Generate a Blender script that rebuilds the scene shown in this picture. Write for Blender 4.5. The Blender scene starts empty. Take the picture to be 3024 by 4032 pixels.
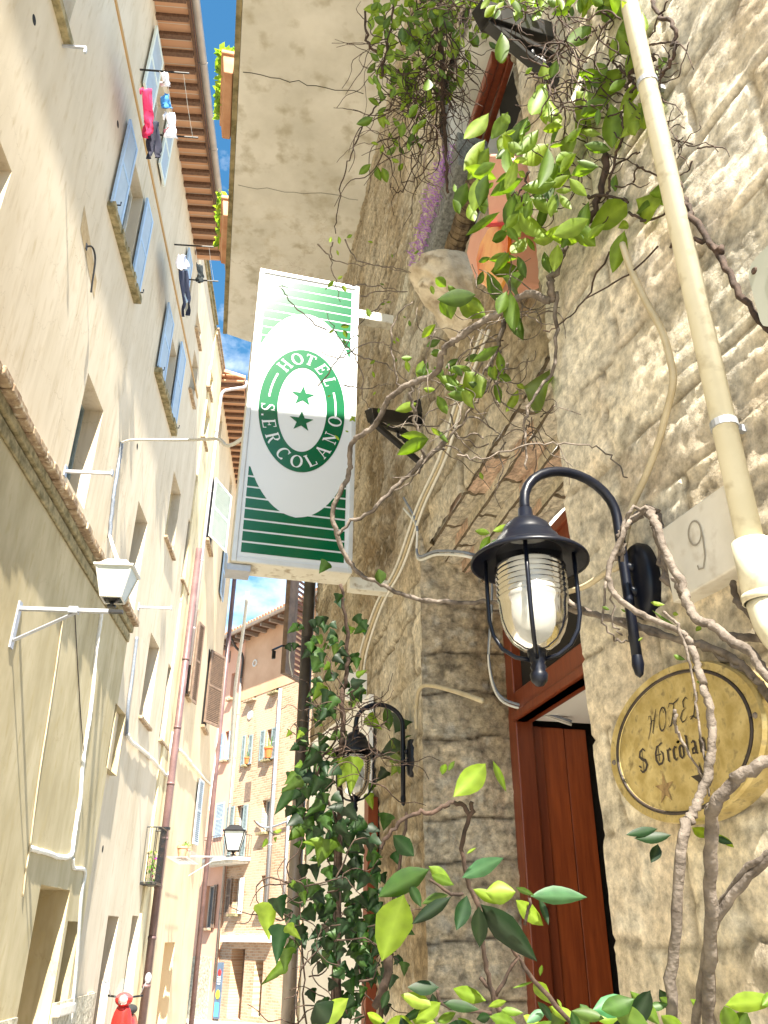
import bpy, math, random
import numpy as np
from math import sin, cos, pi, radians
from mathutils import Vector
random.seed(7)
S = bpy.context.scene
C = S.collection
# ---------------------------------------------------------------- camera
FPX, PITCH, ROLL = 3217.0, radians(27.6), radians(0.32)
EYE = np.array([0., 0., 1.6])
cam = bpy.data.cameras.new('camera'); cam_o = bpy.data.objects.new('camera', cam); C.objects.link(cam_o)
cam.sensor_fit = 'VERTICAL'; cam.sensor_height = 36; cam.sensor_width = 27
cam.lens = 36*FPX/4032; cam.clip_start = 0.02; cam.clip_end = 3000
def _rx(a): return np.array([[1, 0, 0], [0, cos(a), -sin(a)], [0, sin(a), cos(a)]])
def _rz(a): return np.array([[cos(a), -sin(a), 0], [sin(a), cos(a), 0], [0, 0, 1]])
MC = _rx(pi/2+PITCH) @ _rz(ROLL)
from mathutils import Matrix
cam_o.matrix_world = Matrix.Translation(EYE) @ Matrix(MC.tolist()).to_4x4()
S.camera = cam_o
# ---------------------------------------------------------------- sun, sky, exposure
sdir = Vector((.228, -.985, 1.2)).normalized()
sun = bpy.data.lights.new('sun', 'SUN'); sun.energy = 5.0; sun.angle = radians(.5); sun.color = (1, .93, .80)
sun_o = bpy.data.objects.new('sun', sun); C.objects.link(sun_o)
sun_o.rotation_mode = 'QUATERNION'; sun_o.rotation_quaternion = sdir.to_track_quat('Z', 'Y')
W = bpy.data.worlds.new("World"); S.world = W; W.use_nodes = True
nt = W.node_tree; nt.nodes.clear()
sky = nt.nodes.new('ShaderNodeTexSky'); sky.sky_type = 'NISHITA'; sky.sun_disc = False
sky.sun_elevation = math.asin(sdir.z); sky.sun_rotation = math.atan2(sdir.x, sdir.y)
sky.air_density = 1.0; sky.dust_density = .3; sky.ozone_density = 2
bg = nt.nodes.new('ShaderNodeBackground'); bg.inputs[1].default_value = .05
out = nt.nodes.new('ShaderNodeOutputWorld')
tc = nt.nodes.new('ShaderNodeTexCoord'); mp = nt.nodes.new('ShaderNodeMapping'); mp.inputs['Scale'].default_value = (1, 1, 1.6)
mp.inputs['Location'].default_value = (.35, .1, .9)
no = nt.nodes.new('ShaderNodeTexNoise'); no.inputs['Scale'].default_value = 3.1; no.inputs['Detail'].default_value = 9
no.inputs['Roughness'].default_value = .58
rp = nt.nodes.new('ShaderNodeValToRGB'); rp.color_ramp.elements[0].position = .50; rp.color_ramp.elements[1].position = .68
mx = nt.nodes.new('ShaderNodeMixRGB'); mx.inputs[2].default_value = (12, 12.4, 13, 1)
L_ = nt.links.new
L_(tc.outputs['Generated'], mp.inputs[0]); L_(mp.outputs[0], no.inputs['Vector']); L_(no.outputs[0], rp.inputs[0])
L_(rp.outputs[0], mx.inputs[0]); hs = nt.nodes.new('ShaderNodeHueSaturation'); hs.inputs['Hue'].default_value = .485; hs.inputs['Saturation'].default_value = 1.25; hs.inputs['Value'].default_value = 1.35
L_(sky.outputs[0], hs.inputs['Color']); L_(hs.outputs[0], mx.inputs[1]); L_(mx.outputs[0], bg.inputs[0]); L_(bg.outputs[0], out.inputs[0])
S.view_settings.view_transform = 'Standard'; S.view_settings.look = 'None'; S.view_settings.gamma = 1
S.view_settings.exposure = 2.1
S.render.engine = 'CYCLES'
# ---------------------------------------------------------------- measuring helpers
def ray(x, y): return MC @ np.array([(x-1512)/FPX, -(y-2016)/FPX, -1.])
def pt(x, y, t): return EYE + ray(x, y)*t
class Fr:
    """upright frame: u along a wall, w out of it, z up"""
    def __init__(s, o, az, flip=1):
        a = radians(az); s.o = np.array([o[0], o[1], 0.]); s.d = np.array([sin(a), cos(a), 0.])
        s.n = np.array([-cos(a), sin(a), 0.])*flip
    def p(s, u, w, z): return s.o + s.d*u + s.n*w + np.array([0, 0, z])
    def on(s, x, y, w=0):
        r = ray(x, y); o = s.o + s.n*w; t = np.dot(o-EYE, s.n)/np.dot(r, s.n); P = EYE + r*t
        return float(np.dot(P-s.o, s.d)), float(P[2])
    def at(s, x, y, w=0):
        u, z = s.on(x, y, w); return s.p(u, w, z)
    def rect(s, pts, w=0):
        q = [s.on(x, y, w) for x, y in pts]      # TL TR BR BL
        return ((q[0][0]+q[3][0])/2, (q[1][0]+q[2][0])/2, (q[2][1]+q[3][1])/2, (q[0][1]+q[1][1])/2)
FL = Fr((-3.59, 0), -4.5, -1)     # left side of the street
FR_ = Fr((1.17, 0), -17.5)       # near wall on the right
FF = Fr((.213, 4.0), -12)         # hotel front beyond the near wall
FB = Fr((-6.9, 39), -40)          # houses closing the street
def T(ox, oy, s): return lambda *a: [(ox+a[i]*s, oy+a[i+1]*s) for i in range(0, len(a), 2)]
Z1 = T(0, 0, .6631); Z2 = T(0, 1200, .6028); Z3 = T(0, 2400, .738); Z8 = T(300, 1700, .3617)
Z6 = T(600, 1300, .452); Z5 = T(500, 2300, .4069); Z4 = T(500, 3200, .3763); Z0 = T(0, 3200, .3762); ZB = T(850, 2300, .3617)
ZC = T(800, 3000, .4667)
# ---------------------------------------------------------------- noise
def _h(ix, iy, seed):
    n = (ix*374761393 + iy*668265263 + seed*974634777) & 0xffffffff
    n = ((n ^ (n >> 13))*1274126177) & 0xffffffff
    return ((n ^ (n >> 16)) & 0xffff)/65535.
def vn(x, y, seed=0):
    x = np.asarray(x, float); y = np.asarray(y, float)
    ix = np.floor(x).astype(np.int64); iy = np.floor(y).astype(np.int64); fx = x-ix; fy = y-iy
    fx = fx*fx*(3-2*fx); fy = fy*fy*(3-2*fy)
    a = _h(ix, iy, seed); b = _h(ix+1, iy, seed); c = _h(ix, iy+1, seed); d = _h(ix+1, iy+1, seed)
    return (a*(1-fx)+b*fx)*(1-fy)+(c*(1-fx)+d*fx)*fy
def fbm(x, y, seed=0, o=4):
    r = 0; a = .5; s = 0
    for i in range(o): r = r+a*vn(x*2**i, y*2**i, seed+i*17); s += a; a *= .5
    return r/s
# ---------------------------------------------------------------- materials
def new_mat(name):
    m = bpy.data.materials.new(name); m.use_nodes = True; t = m.node_tree
    return m, t, t.nodes['Principled BSDF']
def planar(t, fr):
    g = t.nodes.new('ShaderNodeNewGeometry'); d = t.nodes.new('ShaderNodeVectorMath'); d.operation = 'DOT_PRODUCT'
    d.inputs[1].default_value = tuple(fr.d); t.links.new(g.outputs['Position'], d.inputs[0])
    sx = t.nodes.new('ShaderNodeSeparateXYZ'); t.links.new(g.outputs['Position'], sx.inputs[0])
    c = t.nodes.new('ShaderNodeCombineXYZ'); t.links.new(d.outputs['Value'], c.inputs[0]); t.links.new(sx.outputs[2], c.inputs[1])
    return c.outputs[0]
def MT(name, c1, c2=None, scale=4, rough=.75, bump=0, bscale=30, metal=0, stretch=(1, 1, 1), ramp=(.35, .65), c3=None, s3=20, spec=.5):
    m, t, b = new_mat(name); N = t.nodes.new; K = t.links.new
    b.inputs['Roughness'].default_value = rough; b.inputs['Metallic'].default_value = metal
    b.inputs['Specular IOR Level'].default_value = spec
    g = N('ShaderNodeNewGeometry'); mp = N('ShaderNodeMapping'); mp.inputs['Scale'].default_value = stretch
    K(g.outputs['Position'], mp.inputs[0])
    if c2 is None: b.inputs['Base Color'].default_value = (*c1, 1)
    else:
        n = N('ShaderNodeTexNoise'); n.inputs['Scale'].default_value = scale; n.inputs['Detail'].default_value = 8; n.inputs['Roughness'].default_value = .6
        r = N('ShaderNodeValToRGB'); e = r.color_ramp.elements; e[0].position, e[1].position = ramp; e[0].color = (*c1, 1); e[1].color = (*c2, 1)
        K(mp.outputs[0], n.inputs['Vector']); K(n.outputs[0], r.inputs[0]); o = r.outputs[0]
        if c3:
            n3 = N('ShaderNodeTexNoise'); n3.inputs['Scale'].default_value = s3; n3.inputs['Detail'].default_value = 5
            r3 = N('ShaderNodeValToRGB'); r3.color_ramp.elements[0].position = .55; r3.color_ramp.elements[1].position = .72
            x = N('ShaderNodeMixRGB'); x.inputs[2].default_value = (*c3, 1)
            K(mp.outputs[0], n3.inputs['Vector']); K(n3.outputs[0], r3.inputs[0]); K(r3.outputs[0], x.inputs[0]); K(o, x.inputs[1]); o = x.outputs[0]
        K(o, b.inputs['Base Color'])
    if bump:
        n2 = N('ShaderNodeTexNoise'); n2.inputs['Scale'].default_value = bscale; n2.inputs['Detail'].default_value = 6
        bp = N('ShaderNodeBump'); bp.inputs['Strength'].default_value = min(1, bump*4); bp.inputs['Distance'].default_value = bump*.1
        K(mp.outputs[0], n2.inputs['Vector']); K(n2.outputs[0], bp.inputs['Height']); K(bp.outputs[0], b.inputs['Normal'])
    return m
def streaks(m, col=(.62, .56, .46), amt=.55):
    t = m.node_tree; N = t.nodes.new; K = t.links.new; b = t.nodes['Principled BSDF']; src = b.inputs['Base Color'].links[0].from_socket
    g = N('ShaderNodeNewGeometry'); mp = N('ShaderNodeMapping'); mp.inputs['Scale'].default_value = (5, 5, .35); n = N('ShaderNodeTexNoise'); n.inputs['Scale'].default_value = 1; n.inputs['Detail'].default_value = 7; n.inputs['Roughness'].default_value = .65
    K(g.outputs['Position'], mp.inputs[0]); K(mp.outputs[0], n.inputs['Vector']); n2 = N('ShaderNodeTexNoise'); n2.inputs['Scale'].default_value = .55; n2.inputs['Detail'].default_value = 5; K(g.outputs['Position'], n2.inputs['Vector'])
    r1 = N('ShaderNodeMapRange'); r1.inputs['From Min'].default_value = .50; r1.inputs['From Max'].default_value = .68; r2 = N('ShaderNodeMapRange'); r2.inputs['From Min'].default_value = .42; r2.inputs['From Max'].default_value = .62
    K(n.outputs[0], r1.inputs[0]); K(n2.outputs[0], r2.inputs[0]); mu = N('ShaderNodeMath'); mu.operation = 'MULTIPLY'; K(r1.outputs[0], mu.inputs[0]); K(r2.outputs[0], mu.inputs[1]); mk = N('ShaderNodeMath'); mk.operation = 'MULTIPLY'; mk.inputs[1].default_value = amt; K(mu.outputs[0], mk.inputs[0])
    x = N('ShaderNodeMixRGB'); x.blend_type = 'MULTIPLY'; x.inputs[2].default_value = (*col, 1); K(mk.outputs[0], x.inputs[0]); K(src, x.inputs[1])
    w = N('ShaderNodeTexVoronoi'); w.feature = 'DISTANCE_TO_EDGE'; w.inputs['Scale'].default_value = .9; wn = N('ShaderNodeVectorMath'); wn.operation = 'MULTIPLY_ADD'; wn.inputs[1].default_value = (.5, .5, .5); K(n.outputs[1], wn.inputs[0]); K(g.outputs['Position'], wn.inputs[2]); K(wn.outputs[0], w.inputs['Vector'])
    r3 = N('ShaderNodeMapRange'); r3.inputs['From Min'].default_value = 0; r3.inputs['From Max'].default_value = .006; r3.inputs['To Min'].default_value = .55; r3.inputs['To Max'].default_value = 0; K(w.outputs['Distance'], r3.inputs[0]); r4 = N('ShaderNodeMath'); r4.operation = 'MULTIPLY'; K(r3.outputs[0], r4.inputs[0]); K(r2.outputs[0], r4.inputs[1])
    y = N('ShaderNodeMixRGB'); y.blend_type = 'MULTIPLY'; y.inputs[2].default_value = (.45, .38, .3, 1); K(r4.outputs[0], y.inputs[0]); K(x.outputs[0], y.inputs[1]); K(y.outputs[0], b.inputs['Base Color']); return m
def glass_mat(name, col=(.9, .95, .95), rough=.05, alpha=.35):
    m, t, b = new_mat(name); N = t.nodes.new; K = t.links.new
    tr = N('ShaderNodeBsdfTransparent'); gl = N('ShaderNodeBsdfGlossy'); gl.inputs['Roughness'].default_value = rough
    df = N('ShaderNodeBsdfDiffuse'); df.inputs[0].default_value = (*col, 1); fz = N('ShaderNodeFresnel'); fz.inputs[0].default_value = 1.5
    a = N('ShaderNodeMixShader'); a.inputs[0].default_value = alpha; c = N('ShaderNodeMixShader')
    K(tr.outputs[0], a.inputs[1]); K(df.outputs[0], a.inputs[2]); K(fz.outputs[0], c.inputs[0]); K(a.outputs[0], c.inputs[1]); K(gl.outputs[0], c.inputs[2])
    K(c.outputs[0], t.nodes['Material Output'].inputs[0]); return m
def col_mat(name, rough=.9, bump=.02, bscale=60, stretch=(1, 1, 1)):
    m, t, b = new_mat(name); N = t.nodes.new; K = t.links.new
    a = N('ShaderNodeAttribute'); a.attribute_name = 'Col'; b.inputs['Roughness'].default_value = rough; b.inputs['Specular IOR Level'].default_value = .2
    g = N('ShaderNodeNewGeometry'); n = N('ShaderNodeTexNoise'); n.inputs['Scale'].default_value = 35; n.inputs['Detail'].default_value = 8; n.inputs['Roughness'].default_value = .7
    mp = N('ShaderNodeMapping'); mp.inputs['Scale'].default_value = stretch
    K(g.outputs['Position'], mp.inputs[0]); K(mp.outputs[0], n.inputs['Vector'])
    r = N('ShaderNodeMapRange'); r.inputs['From Min'].default_value = .3; r.inputs['From Max'].default_value = .7; r.inputs['To Min'].default_value = .42; r.inputs['To Max'].default_value = 1.32
    x = N('ShaderNodeMixRGB'); x.blend_type = 'MULTIPLY'; x.inputs[0].default_value = 1
    K(n.outputs[0], r.inputs[0]); K(a.outputs[0], x.inputs[1]); K(r.outputs[0], x.inputs[2]); K(x.outputs[0], b.inputs['Base Color'])
    n2 = N('ShaderNodeTexNoise'); n2.inputs['Scale'].default_value = bscale; n2.inputs['Detail'].default_value = 10; n2.inputs['Roughness'].default_value = .7
    bp = N('ShaderNodeBump'); bp.inputs['Strength'].default_value = .8; bp.inputs['Distance'].default_value = bump
    K(mp.outputs[0], n2.inputs['Vector']); K(n2.outputs[0], bp.inputs['Height']); K(bp.outputs[0], b.inputs['Normal']); return m
def leaf_mat(name, tint):
    m, t, b = new_mat(name); N = t.nodes.new; K = t.links.new
    a = N('ShaderNodeAttribute'); a.attribute_name = 'Col'
    n = N('ShaderNodeTexNoise'); n.inputs['Scale'].default_value = 60; n.inputs['Detail'].default_value = 4
    g = N('ShaderNodeNewGeometry'); K(g.outputs['Position'], n.inputs['Vector'])
    r = N('ShaderNodeMapRange'); r.inputs['To Min'].default_value = .8; r.inputs['To Max'].default_value = 1.2
    x = N('ShaderNodeMixRGB'); x.blend_type = 'MULTIPLY'; x.inputs[0].default_value = 1
    K(n.outputs[0], r.inputs[0]); K(a.outputs[0], x.inputs[1]); K(r.outputs[0], x.inputs[2]); K(x.outputs[0], b.inputs['Base Color'])
    b.inputs['Roughness'].default_value = .5
    tl = N('ShaderNodeBsdfTranslucent'); y = N('ShaderNodeMixRGB'); y.blend_type = 'MULTIPLY'; y.inputs[0].default_value = 1; y.inputs[2].default_value = (*tint, 1)
    K(x.outputs[0], y.inputs[1]); K(y.outputs[0], tl.inputs[0])
    s = N('ShaderNodeMixShader'); s.inputs[0].default_value = .5; K(b.outputs[0], s.inputs[1]); K(tl.outputs[0], s.inputs[2])
    K(s.outputs[0], t.nodes['Material Output'].inputs[0]); return m
def brick_mat(name, fr, c1, c2, mo, sc=1., bw=.26, rh=.075, msz=.012, patch=None, bumpd=.02):
    m, t, b = new_mat(name); N = t.nodes.new; K = t.links.new; v = planar(t, fr)
    nz = N('ShaderNodeTexNoise'); nz.inputs['Scale'].default_value = 3; nz.inputs['Detail'].default_value = 4; K(v, nz.inputs['Vector'])
    ad = N('ShaderNodeVectorMath'); ad.operation = 'MULTIPLY_ADD'; ad.inputs[1].default_value = (.06, .06, 0); K(nz.outputs[1], ad.inputs[0]); K(v, ad.inputs[2])
    k = N('ShaderNodeTexBrick'); k.inputs['Scale'].default_value = sc; k.inputs['Brick Width'].default_value = bw; k.inputs['Row Height'].default_value = rh
    k.inputs['Mortar Size'].default_value = msz; k.inputs['Mortar Smooth'].default_value = .3; k.inputs['Color1'].default_value = (*c1, 1); k.inputs['Color2'].default_value = (*c2, 1); k.inputs['Mortar'].default_value = (*mo, 1)
    K(ad.outputs[0], k.inputs['Vector']); o = k.outputs[0]
    if patch:
        n = N('ShaderNodeTexNoise'); n.inputs['Scale'].default_value = .45; n.inputs['Detail'].default_value = 8; n.inputs['Roughness'].default_value = .65; K(v, n.inputs['Vector'])
        r = N('ShaderNodeValToRGB'); r.color_ramp.elements[0].position = .5; r.color_ramp.elements[1].position = .56
        x = N('ShaderNodeMixRGB'); x.inputs[2].default_value = (*patch, 1); K(n.outputs[0], r.inputs[0]); K(r.outputs[0], x.inputs[0]); K(o, x.inputs[1]); o = x.outputs[0]
    K(o, b.inputs['Base Color']); b.inputs['Roughness'].default_value = .9
    bp = N('ShaderNodeBump'); bp.inputs['Strength'].default_value = 1; bp.inputs['Distance'].default_value = bumpd; bp.invert = True
    K(k.outputs['Fac'], bp.inputs['Height']); K(bp.outputs[0], b.inputs['Normal']); return m
def wood_mat(name, c1, c2, rough=.35, scale=14):
    return MT(name, c1, c2, scale=scale, rough=rough, bump=.01, bscale=40, stretch=(3, 3, .25), ramp=(.3, .7))
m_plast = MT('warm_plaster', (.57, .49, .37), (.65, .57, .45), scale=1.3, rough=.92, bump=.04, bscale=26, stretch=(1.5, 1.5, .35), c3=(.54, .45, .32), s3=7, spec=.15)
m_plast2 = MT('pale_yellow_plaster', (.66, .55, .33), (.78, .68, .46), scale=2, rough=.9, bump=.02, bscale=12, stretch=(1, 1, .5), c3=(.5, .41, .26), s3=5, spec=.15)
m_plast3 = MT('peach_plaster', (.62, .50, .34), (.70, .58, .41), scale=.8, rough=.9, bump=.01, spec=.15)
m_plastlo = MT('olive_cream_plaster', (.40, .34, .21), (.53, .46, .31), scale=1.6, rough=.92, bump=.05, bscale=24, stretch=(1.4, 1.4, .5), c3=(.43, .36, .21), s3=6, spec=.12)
m_ochre = MT('ochre_paint', (.70, .44, .14), (.78, .52, .2), scale=3, rough=.8)
m_line = MT('ochre_line', (.45, .27, .1), rough=.8)
m_plinth = MT('rough_render', (.25, .22, .15), (.62, .57, .45), scale=12, rough=.95, bump=.2, bscale=14)
m_ledge = MT('weathered_tile_ledge', (.20, .13, .08), (.45, .34, .22), scale=9, rough=.95, bump=.15, bscale=20, c3=(.62, .55, .42), s3=14)
m_sill = MT('mossy_stone_sill', (.13, .11, .05), (.36, .30, .17), scale=9, rough=.95, bump=.1, bscale=20)
m_corb = MT('carved_stone', (.42, .35, .25), (.72, .66, .54), scale=9, rough=.95, bump=.12, bscale=50, c3=(.25, .2, .14), s3=16)
m_tile = brick_mat('terracotta_eaves_tiles', FL, (.52, .27, .15), (.60, .34, .20), (.55, .48, .4), bw=.16, rh=5, msz=.008, bumpd=.003)
m_tileL = MT('terracotta', (.50, .24, .13), (.62, .36, .22), scale=6, rough=.85, bump=.05, bscale=12)
m_rafter = MT('dark_rafter_wood', (.09, .045, .025), (.16, .085, .05), scale=8, rough=.8, stretch=(3, 3, 1))
m_gutter = MT('grey_brown_gutter', (.30, .26, .23), (.38, .33, .29), scale=4, rough=.45, metal=.4)
m_zinc = MT('pinkish_zinc_pipe', (.42, .37, .37), (.50, .45, .45), scale=3, rough=.4, metal=.3)
m_bpipe = MT('brown_painted_pipe', (.11, .065, .065), (.18, .105, .10), scale=3, rough=.4)
m_dkpipe = MT('dark_iron_pipe', (.035, .03, .028), (.07, .06, .05), scale=6, rough=.5)
m_blue = MT('pale_blue_paint', (.34, .48, .66), (.40, .54, .72), scale=6, rough=.5)
m_bluep = MT('blue_grey_panel', (.34, .42, .50), (.40, .48, .56), scale=5, rough=.5)
m_whitesh = MT('white_green_paint', (.62, .70, .66), (.72, .78, .74), scale=6, rough=.5)
m_brownsh = MT('brown_louvre_paint', (.13, .085, .06), (.24, .16, .11), scale=10, rough=.6)
m_greysh = MT('grey_green_shutter_paint', (.20, .26, .27), (.26, .32, .33), scale=8, rough=.6)
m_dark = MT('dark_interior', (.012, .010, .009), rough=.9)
m_pane = MT('window_glass', (.10, .13, .15), rough=.08)
m_fwhite = MT('white_window_paint', (.62, .62, .58), (.7, .7, .66), scale=8, rough=.5)
m_iron = MT('black_iron', (.003, .0035, .004), (.010, .010, .012), scale=30, rough=.42, bump=.02, bscale=80)

m_lampb = MT('dark_blue_black_lamp_paint', (.002, .003, .009), (.005, .007, .014), scale=25, rough=.36, bump=.02, bscale=120, spec=.3)
m_galv = MT('galvanised_steel', (.36, .38, .42), (.46, .48, .52), scale=12, rough=.4, metal=.5)
m_cable = MT('white_cable', (.62, .62, .58), (.75, .74, .7), scale=20, rough=.6)
m_cabbl = MT('grey_blue_cable', (.16, .19, .24), (.24, .27, .33), scale=20, rough=.6)
m_cabbe = MT('beige_cable', (.46, .38, .24), (.58, .50, .34), scale=14, rough=.55)
m_cream = MT('cream_pvc', (.56, .52, .38), (.66, .62, .48), scale=5, rough=.42, c3=(.44, .39, .27), s3=22, bump=.01, bscale=30)
m_signw = MT('sign_white_acrylic', (.68, .72, .76), rough=.18)
m_signf = MT('sign_aluminium_frame', (.58, .60, .60), (.66, .68, .68), scale=8, rough=.4, metal=.3)
m_signb = MT('cream_sign_casing', (.62, .60, .52), (.72, .71, .64), scale=7, rough=.6, c3=(.35, .3, .22), s3=22)
m_green = MT('sign_green_film', (.0, .105, .038), rough=.16)
m_slab = MT('stained_render', (.60, .59, .53), (.80, .79, .74), scale=1.6, rough=.95, bump=.05, bscale=30, c3=(.50, .47, .38), s3=5, ramp=(.3, .6))
m_lampglass = glass_mat('frosted_lamp_glass', (.72, .73, .70), .12, .40)
m_bulb = MT('milk_white_bulb', (.50, .50, .47), rough=.3)
m_opal = MT('opal_lantern_pane', (.55, .62, .60), (.62, .68, .66), scale=5, rough=.25)
m_brass = MT('tarnished_brass', (.48, .37, .14), (.72, .60, .30), scale=30, rough=.36, metal=.6, c3=(.32, .25, .12), s3=60)
m_engr = MT('dark_engraving', (.03, .02, .015), rough=.6)
m_stargr = MT('rubbed_engraving', (.13, .075, .03), (.3, .2, .08), scale=60, rough=.6)
m_marble = MT('white_marble', (.60, .57, .50), (.70, .67, .60), scale=8, rough=.6, c3=(.5, .45, .37), s3=20)
m_wood = wood_mat('varnished_red_brown_wood', (.14, .028, .011), (.23, .052, .018))
m_wood2 = wood_mat('varnished_brown_wood', (.20, .040, .012), (.38, .085, .022))
m_stone = col_mat('limestone', bump=.012, bscale=70)
m_stoneR = col_mat('near_limestone', bump=.008, bscale=38)
m_stoneF = col_mat('limestone_front', bump=.018, bscale=45)
m_bark = MT('grey_brown_bark', (.07, .054, .042), (.21, .175, .145), scale=22, rough=.9, bump=.15, bscale=50)
m_bark2 = MT('dark_vine_bark', (.025, .015, .010), (.075, .045, .032), scale=30, rough=.9, bump=.1, bscale=60)
m_leaf = leaf_mat('glossy_leaf', (1.5, 1.5, .5))
m_ivy = leaf_mat('ivy_leaf', (1.3, 1.4, .5))
m_lav = MT('purple_blossom', (.32, .12, .42), (.55, .28, .62), scale=40, rough=.9)
m_mesh = MT('grey_woven_mesh', (.10, .11, .11), (.28, .29, .28), scale=60, rough=.8, bump=.1, bscale=80)
m_wick = MT('dark_bamboo', (.06, .04, .025), (.26, .19, .11), scale=26, rough=.8, bump=.1, bscale=40)
m_pink = MT('salmon_pink_paint', (.70, .33, .24), (.78, .42, .32), scale=5, rough=.6)
m_orange = MT('orange_marbled_glass', (.75, .16, .01), (.95, .45, .12), scale=6, rough=.25, ramp=(.4, .6))
m_whitep = MT('white_painted_board', (.84, .83, .80), (.88, .87, .85), scale=3, rough=.6)
m_pinkw = MT('pink_plaster', (.62, .34, .24), (.70, .42, .31), scale=.6, rough=.9)
m_brickw = brick_mat('old_brick', FB, (.38, .22, .13), (.52, .34, .22), (.50, .41, .31), patch=(.54, .38, .27), msz=.016, bw=.3, rh=.1)
m_asph = MT('stone_paving', (.30, .27, .23), (.42, .39, .34), scale=3, rough=.9, bump=.05, bscale=8)
m_red = MT('red_scooter_paint', (.45, .02, .015), rough=.25)
m_tyre = MT('rubber', (.02, .02, .02), rough=.8)
m_clear = glass_mat('clear_screen', (.3, .35, .38), .1, .15)
for q_ in (m_plast, m_plastlo, m_plast2, m_plast3): streaks(q_)
streaks(m_slab, (.7, .64, .5), .7)
# ---------------------------------------------------------------- mesh builder
ORG = {}
class MB:
    def __init__(s): s.v = []; s.f = []; s.c = []; s.cur = None
    def _a(s, pts):
        i = len(s.v); s.v += [tuple(map(float, p)) for p in pts]
        if s.cur is not None: s.c += [s.cur]*len(pts)
        return i
    def poly(s, pts): i = s._a(pts); s.f.append(tuple(range(i, i+len(pts))))
    def hexa(s, b, t):
        i = s._a(list(b)+list(t)); s.f += [(i+3, i+2, i+1, i), (i+4, i+5, i+6, i+7)]+[(i+k, i+(k+1) % 4, i+4+(k+1) % 4, i+4+k) for k in range(4)]
    def box(s, fr, u0, u1, w0, w1, z0, z1):
        P = fr.p; s.hexa([P(u0, w0, z0), P(u1, w0, z0), P(u1, w1, z0), P(u0, w1, z0)], [P(u0, w0, z1), P(u1, w0, z1), P(u1, w1, z1), P(u0, w1, z1)])
    def prism(s, pts, vec):
        """flat outline given thickness"""
        n = len(pts); i = s._a(list(pts)+[np.array(p)+np.array(vec) for p in pts])
        s.f += [tuple(range(i, i+n)), tuple(range(i+2*n-1, i+n-1, -1))]+[(i+k, i+n+k, i+n+(k+1) % n, i+(k+1) % n) for k in range(n)]
    def beam(s, a, b, wv, hv):
        a, b, wv, hv = map(np.array, (a, b, wv, hv)); q = lambda c: [c-wv-hv, c+wv-hv, c+wv+hv, c-wv+hv]; s.hexa(q(a), q(b))
    def tube(s, pts, r, n=6, cap=True):
        pts = [np.array(p, float) for p in pts]; m = len(pts)
        rr = r if hasattr(r, '__len__') else [r]*m
        up = None; rings = []
        for k in range(m):
            d = pts[min(k+1, m-1)]-pts[max(k-1, 0)]; d = d/(np.linalg.norm(d)+1e-9)
            if up is None:
                up = np.array([0, 0, 1.]) if abs(d[2]) < .9 else np.array([1., 0, 0])
            x = np.cross(d, up); x /= np.linalg.norm(x)+1e-9; y = np.cross(x, d); up = y
            rings.append(s._a([pts[k]+(x*cos(2*pi*j/n)+y*sin(2*pi*j/n))*rr[k] for j in range(n)]))
        for a, b in zip(rings, rings[1:]): s.f += [(a+j, a+(j+1) % n, b+(j+1) % n, b+j) for j in range(n)]
        if cap: s.f += [tuple(rings[0]+j for j in range(n))[::-1], tuple(rings[-1]+j for j in range(n))]
    def lathe(s, o, prof, n=32, ax=(0, 0, 1), half=None):
        o = np.array(o); ax = np.array(ax, float); ax /= np.linalg.norm(ax)
        x = np.cross(ax, [0, 1, .3]); x /= np.linalg.norm(x); y = np.cross(ax, x); rings = []
        for r, z in prof: rings.append(s._a([o+ax*z+(x*cos(2*pi*j/n)+y*sin(2*pi*j/n))*max(r, 1e-4) for j in range(n)]))
        for a, b in zip(rings, rings[1:]): s.f += [(a+j, a+(j+1) % n, b+(j+1) % n, b+j) for j in range(n)]
    def make(s, name, mat, parent=None, smooth=False, bevel=0, loc=None):
        v = np.array(s.v)
        if parent is not None: org = ORG[parent.name]
        else:
            org = np.array(loc) if loc is not None else np.array([v[:, 0].mean(), v[:, 1].mean(), v[:, 2].min()])
        me = bpy.data.meshes.new(name); me.from_pydata((v-org).tolist(), [], s.f); me.update()
        if s.c:
            ca = me.color_attributes.new('Col', 'FLOAT_COLOR', 'POINT')
            ca.data.foreach_set('color', np.array([(*c, 1) for c in s.c], np.float32).ravel())
        if smooth: me.polygons.foreach_set('use_smooth', [True]*len(me.polygons))
        me.materials.append(mat); o = bpy.data.objects.new(name, me); C.objects.link(o)
        if parent is None: o.location = org
        else: o.parent = parent
        ORG[o.name] = org
        if bevel:
            b = o.modifiers.new('bevel', 'BEVEL'); b.width = bevel; b.segments = 2; b.limit_method = 'ANGLE'; b.angle_limit = radians(40)
        return o
def tag(o, label=None, cat=None, group=None, kind=None):
    if label: o['label'] = label
    if cat: o['category'] = cat
    if group: o['group'] = group
    if kind: o['kind'] = kind
    return o
def thing(name, loc, label, cat, group=None):
    o = bpy.data.objects.new(name, None); C.objects.link(o); o.location = tuple(map(float, loc)); o.empty_display_size = .1
    ORG[o.name] = np.array(loc, float); return tag(o, label, cat, group)
def bez(pts, n=6):
    """smooth curve through points"""
    P = [np.array(p, float) for p in pts]; P = [2*P[0]-P[1]]+P+[2*P[-1]-P[-2]]; out = []
    for i in range(1, len(P)-2):
        for k in range(n):
            t = k/n; out.append(.5*((2*P[i])+(-P[i-1]+P[i+1])*t+(2*P[i-1]-5*P[i]+4*P[i+1]-P[i+2])*t*t+(-P[i-1]+3*P[i]-3*P[i+1]+P[i+2])*t**3))
    out.append(P[-2]); return out
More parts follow.
